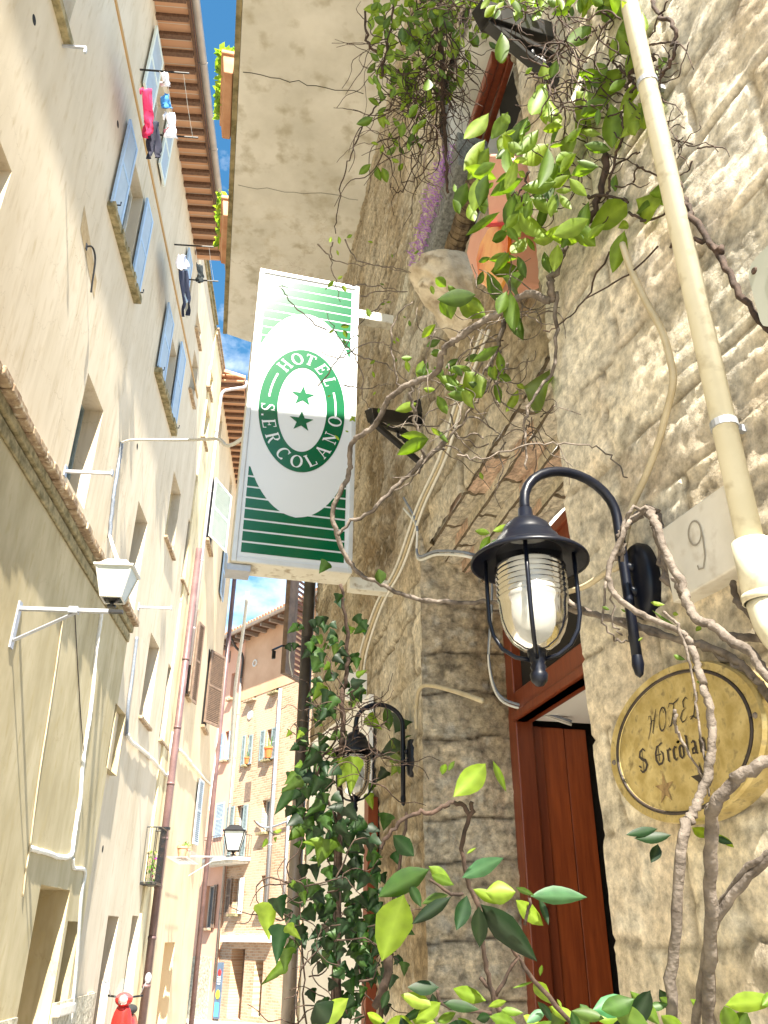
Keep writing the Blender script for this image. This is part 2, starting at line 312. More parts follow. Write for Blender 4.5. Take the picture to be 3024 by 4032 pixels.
def wall_cells(mb, fr, u0, u1, z0, z1, holes, w=0, depth=.25, sub=0):
    us = sorted({u0, u1, *[min(max(h[k], u0), u1) for h in holes for k in (0, 1)]}); zs = sorted({z0, z1, *[min(max(h[k], z0), z1) for h in holes for k in (2, 3)]})
    for a, b in zip(us, us[1:]):
        for c, d in zip(zs, zs[1:]):
            mu, mz = (a+b)/2, (c+d)/2
            if any(h[0] < mu < h[1] and h[2] < mz < h[3] for h in holes) or b-a < 1e-5 or d-c < 1e-5: continue
            mb.poly([fr.p(a, w, c), fr.p(b, w, c), fr.p(b, w, d), fr.p(a, w, d)])
    for h in holes:
        a, b, c, d = h[:4]; D = h[4] if len(h) > 4 else depth; P = fr.p
        mb.poly([P(a, w, c), P(a, w-D, c), P(a, w-D, d), P(a, w, d)]); mb.poly([P(b, w, c), P(b, w, d), P(b, w-D, d), P(b, w-D, c)])
        mb.poly([P(a, w, d), P(a, w-D, d), P(b, w-D, d), P(b, w, d)]); mb.poly([P(a, w, c), P(b, w, c), P(b, w-D, c), P(a, w-D, c)])
def shell(mb, fr, u0, u1, z1, back, z0=-2, w=0):
    """ends, back and lid behind a street wall"""
    P = fr.p
    mb.poly([P(u0, w, z0), P(u0, back, z0), P(u0, back, z1), P(u0, w, z1)]); mb.poly([P(u1, w, z0), P(u1, w, z1), P(u1, back, z1), P(u1, back, z0)])
    mb.poly([P(u0, back, z0), P(u1, back, z0), P(u1, back, z1), P(u0, back, z1)]); mb.poly([P(u0, w, z1), P(u0, back, z1), P(u1, back, z1), P(u1, w, z1)])
def window(root, fr, r, w, depth=.25, frame=m_fwhite, pane=m_pane, sill=None, mull=True, name='window'):
    a, b, c, d = r[:4]; e = .045; W0 = w-depth
    m = MB(); m.box(fr, a-.01, a+e, W0-.02, W0+.03, c, d); m.box(fr, b-e, b+.01, W0-.02, W0+.03, c, d); m.box(fr, a+e, b-e, W0-.018, W0+.028, d-e, d+.01); m.box(fr, a+e, b-e, W0-.018, W0+.028, c-.01, c+e)
    if mull: m.box(fr, (a+b)/2-.03, (a+b)/2+.03, W0-.016, W0+.026, c+e, d-e)
    o = m.make(name, frame, root)
    p = MB(); p.poly([fr.p(a, W0-.01, c), fr.p(b, W0-.01, c), fr.p(b, W0-.01, d), fr.p(a, W0-.01, d)]); p.make('pane', pane, o)
    if sill:
        q = MB(); q.box(fr, a-.06, b+.06, w-.05, w+sill[1], c-sill[2], c+.005); q.make('sill', sill[0], o, bevel=.01)
    return o
def shutter_geo(fr, a, b, c, d, w0, th=.04, louvre=False, nrail=1, ang=0, hinge=None):
    """panelled or louvred leaf; returns (frame MB, panel MB)"""
    f2 = fr
    if ang:
        hp = fr.p(hinge, w0, 0); az = math.degrees(math.atan2(fr.d[0], fr.d[1])); f2 = Fr((hp[0], hp[1]), 0); f2.o = hp
        A = radians(ang); f2.d = fr.d*cos(A)+fr.n*sin(A); f2.n = fr.n*cos(A)-fr.d*sin(A); a, b = a-hinge, b-hinge; w0 = 0
    e = .07; F_ = MB(); F_.box(f2, a, a+e, w0, w0+th, c, d); F_.box(f2, b-e, b, w0, w0+th, c, d)
    zs = [c]+[c+(d-c)*(k+1)/(nrail+1) for k in range(nrail)]+[d-e]
    for i, z in enumerate(zs): F_.box(f2, a+e, b-e, w0+.001, w0+th-.001, z, z+e)
    G = MB()
    if louvre:
        n = max(6, int((d-c)/.055))
        for k in range(n):
            z = c+(d-c)*(k+.5)/n; P = f2.p
            G.hexa([P(a+e, w0+th-.008, z-.02), P(b-e, w0+th-.008, z-.02), P(b-e, w0+.006, z+.02), P(a+e, w0+.006, z+.02)], [P(a+e, w0+th-.002, z-.014), P(b-e, w0+th-.002, z-.014), P(b-e, w0+.012, z+.026), P(a+e, w0+.012, z+.026)])
        G.box(f2, a+e, b-e, w0-.004, w0, c+.02, d-.02)
    else: G.box(f2, a+e, b-e, w0+.012, w0+th-.012, c+e, d-e)
    return F_, G
def shutter(root, fr, r, w0, fm, pm, **k):
    F_, G = shutter_geo(fr, *r, w0, **k); o = F_.make('shutter', fm, root); G.make('louvres' if k.get('louvre') else 'panel', pm, o); return o
exec_sections = []
# ---------------------------------------------------------------- ground
g = MB(); gp = [(-60, -0), (6, 0), (14, -.28), (40, -1.4), (900, -1.4)]
for (y0, z0), (y1, z1) in zip(gp, gp[1:]): g.poly([(-900, y0, z0), (900, y0, z0), (900, y1, z1), (-900, y1, z1)])
tag(g.make('ground', m_asph, loc=(0, 0, 0)), kind='structure')
g = MB()
for (y0, z0), (y1, z1) in zip(gp[:4], gp[1:4]):
    g.poly([(-9, y0, z0+.006), (4, y0, z0+.006), (4, y1, z1+.006), (-9, y1, z1+.006)])
tag(g.make('road', brick_mat('street_setts', Fr((0, 0), 90), (.36, .33, .28), (.46, .42, .36), (.2, .18, .15), bw=.3, rh=.2), loc=(0, 0, 0)), kind='structure')
# ---------------------------------------------------------------- left row of houses
TOP1 = 16.95
LEW = .30
ULE, ZLE = FL.on(552, 2462, LEW)
print('LEDGE', ULE, ZLE)
b1 = thing('plaster_building', FL.p(8, 0, 0), 'tall warm cream plastered house on the left with tiled eaves and laundry', 'building')
U_E, U_1, U_2, U_3 = 15.55, 19.25, 21.2, 29.0
rA = (9.72, 10.72, 7.2, 8.95, .32); rB = FL.rect(Z2(905, 1280, 965, 1430, 965, 1430, 905, 1280)); rB = (rB[0], rB[1]+.9 if rB[1]-rB[0] < .5 else rB[1], 7.2, rB[3], .3)
rB = (FL.on(546, 1971)[0], FL.on(581, 2060)[0], 6.9, FL.on(546, 1971)[1], .3)
rC = (*FL.rect(Z8(1060, 455, 1142, 650, 1050, 1360, 960, 1150)), .25); rD = (*FL.rect(Z8(1232, 950, 1275, 1110, 1200, 1750, 1135, 1585)), .25)
rE = (*FL.rect(Z6(367, 175, 395, 300, 360, 665, 315, 525)), .25); rE2 = (*FL.rect(Z2(1288, 60, 1312, 160, 1303, 290, 1272, 150)), .25)
rM = (*FL.rect(Z5(230, 470, 308, 600, 215, 1395, 118, 1285)), .3); rN = (*FL.rect(Z5(403, 765, 458, 865, 380, 1590, 310, 1500)), .3)
w1 = (9.61, 10.59, 11.75, 13.55, .22)
s2 = FL.rect(Z2(1075, 0, 1120, 100, 1055, 500, 1010, 440)); t2 = FL.rect(Z2(1170, 275, 1200, 340, 1130, 780, 1090, 700))
w2 = (s2[1], t2[0], s2[2], s2[3]-.1, .22)
tw1 = FL.rect([(594, 230), (625, 345), (623, 385), (590, 330)]); tw1 = (10.0, 10.9, 15.0, 16.5, .2)
tw2 = (14.9, 15.45, 14.9, 16.1, .2)
hn = (5.2, 6.2, 7.4, 8.99, .35); hn2 = (5.2, 6.45, 11.75, 13.5, .3)
rP_ = FL.rect(Z5(675, 235, 700, 380, 625, 1130, 580, 1035))
b1_holes = [rA, rB, rC, rD, rE, rE2, rM, rN, w1, w2, tw1, tw2, hn, hn2]
b1_holes = [h for h in b1_holes]
NB1 = [(16.28, 17.2, -.6, 1.95, .5), (18.5, 19.15, .5, 2.0, .4)]
m = MB(); wall_cells(m, FL, -3, U_E, 6.6, TOP1, [h for h in b1_holes if h[1] < U_E]); wall_cells(m, FL, ULE, U_E, -2, 6.6, []); 
inl = [h for h in b1_holes if h[1] >= U_E]+NB1
wall_cells(m, FL, U_E, U_1, -2, 17.95, inl); shell(m, FL, -3, U_E, TOP1, -8); shell(m, FL, U_E, U_1, 17.95, -8)
m.make('wall', m_plast, b1)
# lower storey stands a little forward of the wall above
LW = .12
def q4(r, d): return (*r, d)
oO = FL.rect([(450, 2762), (489, 2805), (466, 3060), (422, 3024)], LW)
low = [q4(oO, .35), (11.55, 13.0, 0.05, 2.2, .8), (*FL.rect([(258, 3627), (303, 3627), (276, 3945), (224, 3952)], LW), .35)]
m = MB(); wall_cells(m, FL, -3, ULE, -1, ZLE, low, w=LW); P = FL.p
m.poly([P(ULE, LW, -1), P(ULE, 0, -1), P(ULE, 0, ZLE), P(ULE, LW, ZLE)]); m.poly([P(-3, LW, ZLE), P(ULE, LW, ZLE), P(ULE, 0, ZLE), P(-3, 0, ZLE)])
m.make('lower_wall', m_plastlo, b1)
m = MB()
for k in range(64):
    a = -3+k*(ULE+3)/64; b = a+(ULE+3)/64; j = random.uniform(-.02, .02); z = random.uniform(-.015, .015)
    m.box(FL, a+.002, b-.002, LW-.02, LEW+j, ZLE-.03+z, ZLE+.08+z)
m.make('ledge', m_ledge, b1, bevel=.02)
m = MB(); m.box(FL, -3, ULE, LW, LW+.08, ZLE-.16, ZLE-.035); m.box(FL, -3, ULE-.02, LW, LW+.04, ZLE-.34, ZLE-.18); m.make('ledge_moulding', m_sill, b1, bevel=.02)
m = MB(); u, z = FL.on(*Z1(1000, 1740)[0]); m.box(FL, -3, U_E+2.4, .0, .02, 14.33, 14.42); m.make('painted_line', m_line, b1)
m = MB(); m.box(FL, -3, 11.5, LW, LW+.03, -.3, .75); m.box(FL, 13.05, U_E, LW, LW+.03, -.3, .8); m.box(FL, U_E, 15.9, 0, .03, -.3, .8); m.make('plinth', m_plinth, b1)
for r, dp in ((rA, .32), (rB, .3), (rC, .25), (rD, .25), (rE, .25), (rE2, .25), (rM, .3), (rN, .3)):
    s = (m_ledge, .08, .06) if r in (rC, rD, rE, rM, rN, rE2) else None
    window(b1, FL, r, 0, dp, sill=s, mull=False, frame=m_greysh if r in (rA, rB) else m_plast2, pane=m_pane)
for r in (w1, w2, tw1, tw2): window(b1, FL, r, 0, r[4], frame=m_fwhite)
for r in (hn, hn2): window(b1, FL, r, 0, r[4], frame=m_ochre, sill=(m_sill, .1, .12))
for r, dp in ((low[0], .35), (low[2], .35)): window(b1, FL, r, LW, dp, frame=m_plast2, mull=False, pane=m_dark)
m = MB(); m.box(FL, 11.56, 12.99, LW-.82, LW-.78, .0, 2.19); m.make('door', m_ochre, b1)
m = MB(); r = low[2]; m.box(FL, r[0]-.1, r[1]+.1, LW, LW+.12, r[2]-.14, r[2]-.01); m.make('stone_sill', m_marble, b1, bevel=.02)
# lower part of the second bay of the house
nb = [(*FL.rect(Z0(1135, 1070, 1248, 1070, 1130, 2212, 1050, 2212)), .5), (*FL.rect(Z0(1390, 1080, 1505, 1080, 1330, 1950, 1280, 1940)), .4), (*FL.rect(Z4(400, 1180, 505, 1200, 445, 2200, 290, 2200)), .45)]
def sh_pair(root, wn, near, far, w0=.04):
    shutter(root, FL, near, w0, m_blue, m_bluep); shutter(root, FL, far, w0, m_blue, m_bluep)
sh_pair(b1, w1, (9.0, 9.6, 11.66, 13.6), (10.62, 11.2, 11.66, 13.6))
sh_pair(b1, w2, (s2[0], s2[1], s2[2], s2[3]), (t2[0]+.02, t2[1], t2[2], t2[3]))
for r, e in ((w1, (9.0, 11.2)), (w2, (s2[0], t2[1]))):
    m = MB(); n = 16
    for k in range(n):
        a = e[0]+(e[1]-e[0])*k/n; b = e[0]+(e[1]-e[0])*(k+1)/n; m.box(FL, a, b, -.02, .13+random.uniform(-.015, .02), r[2]-.17, r[2]-.04+random.uniform(-.01, .01))
    m.make('stone_sill', m_sill, b1, bevel=.01)
    m = MB()
    for x in (e[0]+.1, e[1]-.15): m.tube([FL.p(x, .0, r[2]-.03), FL.p(x, .17, r[2]-.03), FL.p(x, .17, r[2]+.04)], .012)
    m.make('shutter_hook', m_iron, b1)
nr = FL.rect(Z1(870, 50, 912, 290, 880, 480, 820, 260)); shutter(b1, FL, (9.25, 9.98, 14.9, 16.55), .04, m_whitesh, m_bluep); shutter(b1, FL, (10.93, 11.5, 14.9, 16.4), .04, m_whitesh, m_bluep)
shutter(b1, FL, (14.3, 14.88, 14.9, 16.1), .04, m_blue, m_bluep)
# eaves: soffit tiles on rafters, gutter, roof
m = MB(); m.box(FL, -3, U_E, -.3, .62, TOP1, TOP1+.05); m.make('soffit', m_tile, b1)
m = MB()
k = -3
while k < U_E-.05: m.box(FL, k, k+.09, -.1, .60, TOP1-.10, TOP1-.002); k += .35
m.make('rafters', m_rafter, b1)
m = MB(); m.box(FL, -3, U_E, .61, .66, TOP1-.05, TOP1+.09); m.make('fascia', m_rafter, b1)
m = MB(); P = FL.p; m.hexa([P(-3, .7, TOP1+.1), P(U_E, .7, TOP1+.1), P(U_E, -4, TOP1+1.6), P(-3, -4, TOP1+1.6)], [P(-3, .7, TOP1+.2), P(U_E, .7, TOP1+.2), P(U_E, -4, TOP1+1.7), P(-3, -4, TOP1+1.7)]); m.make('roof', m_tileL, b1)
def gutter(root, fr, a, b, w, z, r=.08, mat=m_gutter):
    m = MB(); n = 10; prof = [(w+r*cos(t), z+r*sin(t)) for t in [pi+pi*i/n for i in range(n+1)]]; prof += [(w+.92*r*cos(t), z+.92*r*sin(t)) for t in [2*pi-pi*i/n for i in range(n+1)]]
    pa = [fr.p(a, x, y) for x, y in prof]; m.prism(pa, fr.d*(b-a))
    x = a+1.2
    while x < b: m.tube([fr.p(x, w+r*1.05*cos(t), z+r*1.05*sin(t)) for t in [pi+pi*i/8 for i in range(9)]], .012, 5); x += 2.0
    m.make('gutter', mat, root, smooth=False)
gutter(b1, FL, -3, U_E+.35, .76, TOP1+.03)
m = MB(); m.box(FL, U_E, U_1, 0, .05, 17.75, 17.88); m.box(FL, U_E, U_1, -.2, .09, 17.95, 18.0); m.make('cornice', m_sill, b1, bevel=.01)
# small stains, pipe stubs and holes
m = MB()
for x, y in Z1(203, 118, 700, 738)+Z3(548, 1277)+Z8(665, 160): 
    u, z = FL.on(x, y); m.lathe(FL.p(u, .003, z), [(.0, .0), (.05, .0), (.06, -.003)], 12, FL.n)
m.make('put_log_hole', m_dark, b1)
def bracket_arm(fr, x, y, ln, label, w0=0, mat=m_galv):
    u, z = fr.on(x, y, w0); m = MB(); m.box(fr, u-.02, u+.02, w0, w0+ln, z-.02, z+.02); m.box(fr, u-.05, u+.05, w0, w0+.015, z-.08, z+.08); m.box(fr, u-.035, u+.035, w0+ln, w0+ln+.02, z-.035, z+.045)
    return tag(m.make('clothesline_arm', mat, loc=fr.p(u, w0, z)), label, 'bracket', 'clothesline arms on the left house')
bracket_arm(FL, *Z2(425, 1088)[0], .62, 'long galvanised arm beside the first deep window above the tiled ledge')
bracket_arm(FL, *Z2(905, 1975)[0], .62, 'galvanised arm sticking out just past the end of the tiled ledge')
ua_, za_ = FL.on(*Z1(510, 1465)[0])
m = MB(); m.tube(bez([FL.p(ua_, 0, za_), FL.p(ua_+.02, .08, za_+.02), FL.p(ua_+.12, .12, za_-.1), FL.p(ua_+.2, .12, za_-.45), FL.p(ua_+.24, .12, za_-.62)], 5), .014, 7); m.box(FL, ua_-.03, ua_+.03, 0, .015, za_-.05, za_+.05)
tag(m.make('wall_anchor', m_iron), 'curved black iron hook on the left wall below the first blue shutters', 'hook')
ua_, za_ = FL.on(*Z1(370, 272)[0])
m = MB(); m.box(FL, ua_-.015, ua_+.015, 0, .30, za_-.015, za_+.015); m.box(FL, ua_-.015, ua_+.015, .28, .31, za_-.10, za_-.015)
tag(m.make('wall_bracket', m_galv), 'short bent metal bracket below the highest sill at the top left', 'bracket')
m = MB(); ua_, za_ = FL.on(*Z1(500, 1220)[0]); ub_, zb2_ = FL.on(*Z1(555, 1765)[0])
P = FL.p; m.poly([P(ua_-.01, .004, za_), P(ua_+.06, .004, za_-.4), P(ub_+.03, .004, zb2_), P(ub_-.02, .004, zb2_+.3)]); m.make('rust_stain', MT('rusty_stain', (.36, .25, .12), (.48, .37, .22), scale=9, rough=.9), b1)
P = FL.p
# houses 2 and 3
b2 = thing('plaster_building', FL.p(20, 0, 0), 'narrow pale yellow weathered house between the cream house and the tiled eaves house', 'building')
rG = (*FL.rect(Z6(492, 310, 512, 410, 498, 620, 472, 500)), .22); rH = (*FL.rect(Z6(460, 630, 480, 730, 455, 1060, 425, 925)), .22)
P2 = (19.75, 20.6, 4.35, 6.9, .2)
m = MB(); wall_cells(m, FL, U_1, U_2, -2, 17.8, [rG, rH], w=.05); shell(m, FL, U_1, U_2, 17.8, -8, w=.05); m.make('wall', m_plast2, b2)
for r in (rG, rH): window(b2, FL, r, .05, .2, sill=(m_ledge, .07, .06), mull=False, frame=m_plast2)
m = MB(); m.box(FL, U_1, U_2, .05, .1, 17.6, 17.72); m.box(FL, U_1, U_2, -.2, .13, 17.8, 17.86); m.make('cornice', m_ledge, b2, bevel=.01)
TOP3 = 17.35
b3 = thing('plaster_building', FL.p(25, 0, 0), 'farthest left house, peach plaster with tiled eaves and a white louvred shutter', 'building')
rJ = (*FL.rect(Z6(590, 665, 608, 790, 590, 1035, 570, 900)), .22); rK = (*FL.rect(Z6(680, 1250, 692, 1310, 682, 1530, 665, 1420)), .22)
rI = FL.rect(Z6(515, 1390, 588, 1445, 530, 1920, 453, 1875)); rLb = FL.rect(Z6(617, 1870, 632, 1960, 599, 2380, 572, 2290))
rQ = FL.rect(Z5(815, 705, 885, 800, 825, 1370, 760, 1370)); rS = FL.rect(Z5(665, 1930, 700, 1980, 645, 2540, 612, 2500))
m = MB(); wall_cells(m, FL, U_2, U_3, -2, TOP3, [rJ, rK, (23.1, 24.9, -.9, 1.5, .5)], w=.0); shell(m, FL, U_2, U_3, TOP3, -8); m.make('wall', m_plast3, b3)
m = MB(); m.box(FL, 23.1, 24.9, -.5, -.46, -.9, 1.5); m.make('door', m_ochre, b3)
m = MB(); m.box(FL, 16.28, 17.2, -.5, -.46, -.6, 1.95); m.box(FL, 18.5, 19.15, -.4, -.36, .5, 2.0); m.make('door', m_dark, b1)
for r in (rJ, rK): window(b3, FL, r, 0, .2, mull=False)
shutter(b3, FL, (rI[0], rI[0]+1.25, rI[2], rI[3]), .08, m_whitesh, m_whitesh, louvre=True, nrail=1, ang=18, hinge=rI[0])
shutter(b3, FL, rLb, .05, m_blue, m_bluep, louvre=True)
shutter(b3, FL, (25.35, 26.25, 7.5, 9.8), .06, m_brownsh, m_brownsh, louvre=True, ang=24, hinge=25.35)
shutter(b3, FL, (21.3, 21.75, 7.36, 9.65), .05, m_brownsh, m_brownsh, louvre=True, ang=-12, hinge=21.75); shutter(b3, FL, (22.3, 22.75, 7.36, 9.65), .05, m_brownsh, m_brownsh, louvre=True, ang=12, hinge=22.3)
for a, b, c, d in ((25.3, 26.4, 7.4, 9.8), (21.76, 22.29, 7.4, 9.6), (rI[0]-.05, rI[0]+1.1, rI[2]-.1, rI[3])):
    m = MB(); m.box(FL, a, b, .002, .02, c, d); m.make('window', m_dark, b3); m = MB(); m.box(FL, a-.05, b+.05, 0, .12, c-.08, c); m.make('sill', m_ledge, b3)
uS, zS = FL.on(760, 3090)
shutter(b3, FL, (25.8, 26.4, 4.05, 5.9), .05, m_bluep, m_bluep, louvre=True, ang=6, hinge=25.8)
m = MB(); m.box(FL, U_2, U_3, -.3, .75, TOP3, TOP3+.05); m.make('soffit', m_tile, b3)
m = MB(); k = U_2+.1
while k < U_3-.05: m.box(FL, k, k+.1, -.1, .73, TOP3-.11, TOP3-.002); k += .42
m.make('rafters', m_rafter, b3)
m = MB(); P = FL.p; m.hexa([P(U_2-.05, .8, TOP3+.09), P(U_3, .8, TOP3+.09), P(U_3, -4, TOP3+1.6), P(U_2-.05, -4, TOP3+1.6)], [P(U_2-.05, .8, TOP3+.2), P(U_3, .8, TOP3+.2), P(U_3, -4, TOP3+1.7), P(U_2-.05, -4, TOP3+1.7)]); m.make('roof', m_tileL, b3)
m = MB()
for i in range(3): m.box(FL, U_2-.12, U_2-.051, -.6+i*.4, -.25+i*.4, TOP3+.1+.02*i, TOP3+.16)
m.make('roof_tiles', m_tileL, b3)
gutter(b3, FL, U_2-.05, U_3+.1, .86, TOP3+.04, .09)
def pipe(root, fr, pts, r, mat, joints=(), name='drainpipe', jr=1.12):
    m = MB(); P = bez([fr.p(*q) for q in pts], 6) if len(pts) > 2 else [fr.p(*q) for q in pts]; m.tube(P, r, 12)
    for u, w, z in joints: m.tube([fr.p(u, w, z-.03), fr.p(u, w, z+.03)], r*jr, 12)
    return m.make(name, mat, root, smooth=True)
uP = 21.05
pipe(b3, FL, [(uP+.12, .86, TOP3-.02), (uP+.1, .80, TOP3-.25), (uP+.04, .35, TOP3-.42), (uP, .14, TOP3-.6), (uP, .12, TOP3-1.2)], .05, m_zinc)
pipe(b3, FL, [(uP, .12, TOP3-1.1), (uP, .12, 8.0)], .05, m_zinc, [(uP, .12, z) for z in (15.3, 13.2, 11, 9)])
# stout lower pipe on the cream house
uq, zq = FL.on(784, 2165, .14)
pD = FL.on(784, 2160, .2); pE = FL.on(563, 3990, .2)
uD = (pD[0]+pE[0])/2
pipe(b1, FL, [(uD, .2, pD[1]), (uD, .2, -.1)], .085, m_bpipe, [(uD, .2, z) for z in (7.8, 6.1, 4.8, 3.6, 2.6, 1.6, .7)], 'lower_drainpipe')
m = MB(); zz = FL.on(660, 3270, .2)[1]; m.tube([FL.p(uD, .2, zz-.02), FL.p(uD, .2, zz+.03)], .115, 14); m.box(FL, uD-.04, uD+.04, 0, .12, zz-.02, zz+.02); m.make('pipe_clamp', m_iron, b1)
pipe(b3, FL, [(U_3+.05, .15, TOP3), (U_3+.05, .15, -1.5)], .08, m_bpipe)
# cage window with flowers
r = FL.rect(Z4(220, 180, 340, 210, 240, 745, 135, 740)); a, b, c, d = (16.2, 16.9, r[2], r[3]); a = FL.on(551, 3478)[0]; b = a+.75
cg = thing('window_cage', FL.p(a, 0, c), 'black wrought iron window cage full of flowers, left of the brown drainpipe', 'window cage')
m = MB(); 
for z in (c, d): m.tube([FL.p(a, 0, z), FL.p(a, .3, z), FL.p(b, .3, z), FL.p(b, 0, z)], .015)
for i in range(7): x = a+(b-a)*i/6; m.tube([FL.p(x, .3, c), FL.p(x, .3, d)], .009)
for i in range(3): w = .1*i; m.tube([FL.p(a, w, c), FL.p(a, w, d)], .009); m.tube([FL.p(b, w, c), FL.p(b, w, d)], .009)
for i in range(5):
    for j in range(6):
        x = a+(b-a)*(i+.5)/5; z = c+(d-c)*(j+.5)/6; m.tube([FL.p(x+.06*cos(t), .3, z+.08*sin(t)) for t in np.linspace(0, 5, 9)], .006, 4)
m.make('grille', m_iron, cg); m = MB(); m.box(FL, a-.03, b+.03, 0, .34, c-.05, c-.02); m.make('shelf', m_iron, cg)
def tuft(fr, a, b, w0, w1, z0, z1, n, cols, size, leafm=True):
    m = MB()
    for i in range(n):
        p = fr.p(random.uniform(a, b), random.uniform(w0, w1), random.uniform(z0, z1)); m.cur = random.choice(cols)
        v = np.array([random.gauss(0, 1) for _ in range(3)]); v /= np.linalg.norm(v); q = np.cross(v, [0, 0, 1.])+.01; q /= np.linalg.norm(q); s = size*random.uniform(.6, 1.3)
        m.poly([p-v*s, p+q*s*.5, p+v*s, p-q*s*.5])
    return m
GR = [(.10, .22, .03), (.16, .32, .05), (.07, .15, .03)]
tuft(FL, a+.05, b-.05, .08, .27, c, c+(d-c)*.6, 120, GR+[(.6, .5, .45), (.5, .05, .4)], .045).make('flowers', m_leaf, cg)
# street lantern on its bracket
def street_lantern(label, apex, fr, au, az, aw, size, arm=True, mat=m_fwhite, group=None, arm_pts=None):
    """square tapered lantern; apex = bottom centre"""
    root = thing('street_lantern', apex, label, 'street lantern', group); o = np.array(apex); x = fr.d*size; y = fr.n*size; z = np.array([0, 0, size])
    def ring(h, s): return [o+z*h+x*s*i+y*s*j for i, j in ((-1, -1), (1, -1), (1, 1), (-1, 1))]
    g0, g1 = ring(.22, .27), ring(1.05, .47); m = MB()
    for i in range(4): m.poly([g0[i], g0[(i+1) % 4], g1[(i+1) % 4], g1[i]])
    m.make('panes', m_opal, root)
    m = MB()
    for i in range(4):
        m.tube([g0[i], g1[i]], .028*size, 4); m.tube([g0[i], g0[(i+1) % 4]], .03*size, 4)
    m.hexa(ring(1.05, .53), ring(1.11, .54)); m.hexa(ring(1.11, .46), ring(1.33, .26)); m.hexa(ring(1.33, .20), ring(1.36, .20)); m.make('hood', mat, root)
    m = MB(); m.lathe(o, [(0, 0), (.12*size, 0), (.13*size, .05*size), (.05*size, .08*size), (.05*size, .12*size), (.18*size, .2*size), (.2*size, .23*size), (0, .23*size)], 16); m.make('base', m_iron, root)
    return root
lt = 9.4; apx = pt(437, 2398, lt)
lan = street_lantern('white framed square street lantern on a galvanised wall bracket in front of the left house', apx+np.array([0, 0, .02]), FL, 0, 0, 0, .42)
ul = float(np.dot(apx-FL.o, FL.d)); zl = apx[2]; wl = float(np.dot(apx-FL.o, FL.n))
m = MB(); m.box(FL, ul-.03, ul+.03, LW, wl-.02, zl-.05, zl-.01); m.make('arm', m_galv, lan)
m = MB(); m.box(FL, ul-.028, ul+.028, wl-.02, wl+.14, zl-.048, zl-.012); m.make('arm_tip', m_iron, lan)
m = MB(); m.tube([FL.p(ul, LW, zl-.42), FL.p(ul, LW+(wl-LW)*.62, zl-.06)], .022, 4); m.box(FL, ul-.05, ul+.05, LW, LW+.02, zl-.5, zl+.05); m.box(FL, ul-.045, ul+.045, LW+(wl-LW)*.55, LW+(wl-LW)*.65, zl-.07, zl+.005); m.make('brace', m_galv, lan)
# cables
def cable(label, pts, r, mat, name='cable', n=6, wig=0, group=None):
    P = bez(pts, n)
    if wig: P = [p+np.array([random.uniform(-wig, wig) for _ in range(3)]) for p in P]
    m = MB(); m.tube(P, r, 6); return tag(m.make(name, mat, smooth=True), label, 'cable', group)
topl = apx+np.array([0, 0, .42*1.36])
fa = lambda x, y, w=.03: FL.at(x, y, w)
cable('white cable rising from the lantern top to the blue grey bundle', [topl, (topl*.6+fa(432, 2120)*.4), fa(432, 2110)], .028, m_cable)
cable('blue grey cable bundle clipped up the wall above the street lantern', [fa(430, 2120), fa(440, 2020), fa(450, 1930), fa(462, 1860), fa(472, 1800), fa(480, 1742)], .03, m_cabbl, wig=.006)
cable('bundle of pale cables spanning from the left house to behind the hotel sign', [fa(481, 1742), pt(530, 1732, 10.6), pt(700, 1733, 9.3), pt(850, 1728, 8), pt(960, 1723, 7.2), FF.p(2.2, .05, 6.7)], .017, m_cable)
lw = lambda x, y: FL.at(x, y, LW+.015)
A = lambda *a: [lw(*q) for q in T(0, 2400, .3617)(*a)]
cable('thick white cable trunk running down the left house wall below the lantern', A(1105, 20, 1080, 200, 1040, 480, 1010, 860, 970, 1200, 925, 1480, 890, 1780, 870, 2050, 850, 2200)+[lw(*q) for q in Z0(810, 0, 790, 150, 765, 300, 745, 440, 640, 468, 500, 425, 390, 392, 315, 375)], .035, m_cable, wig=.005)
cable('thin cable running down from the lantern arm on the left house', A(690, 60, 620, 560, 530, 1150, 450, 1650, 380, 2150)+[lw(*q) for q in Z0(340, 150, 310, 380, 270, 620, 240, 880)], .010, m_cabbe)
cable('thin brown cable to the right of the lantern arm', A(815, 30, 850, 700, 890, 1300, 915, 1560), .007, m_bark2)
cable('white conduit beside the small barred window, dropping to the ground', [lw(*q) for q in Z0(760, 480, 770, 575, 830, 585, 885, 600, 885, 680, 860, 800, 840, 1000, 815, 1400, 780, 1800, 735, 2200)], .028, m_cable)
cable('cable bundle hugging the corner where the tiled ledge ends', [FL.at(*q, .04) for q in T(0, 2400, .3617)(1490, 300, 1470, 480, 1430, 800, 1395, 1050, 1380, 1370)], .03, m_cabbl)
cable('sagging grey cable bundle under the two sills at the house corner', [FL.at(*q, .06) for q in Z5(5, 1460, 60, 1540, 200, 1650, 300, 1760, 385, 1860)], .035, m_cable, wig=.01)
cable('short white cable climbing beside the brown drainpipe', [FL.at(*q, .06) for q in Z5(385, 1860, 410, 1800, 415, 1600, 430, 1520, 440, 1430)], .03, m_cable)
cable('sagging cable bundle to the right of the brown drainpipe', [FL.at(*q, .06) for q in Z5(510, 1600, 600, 1700, 700, 1830, 820, 1950)], .035, m_cable, wig=.01)
cable('cable dropping at the far corner of the left houses', [FL.at(*q, .1) for q in Z5(895, 1100, 880, 1400, 860, 1650, 820, 1950, 790, 2200)], .025, m_cable)
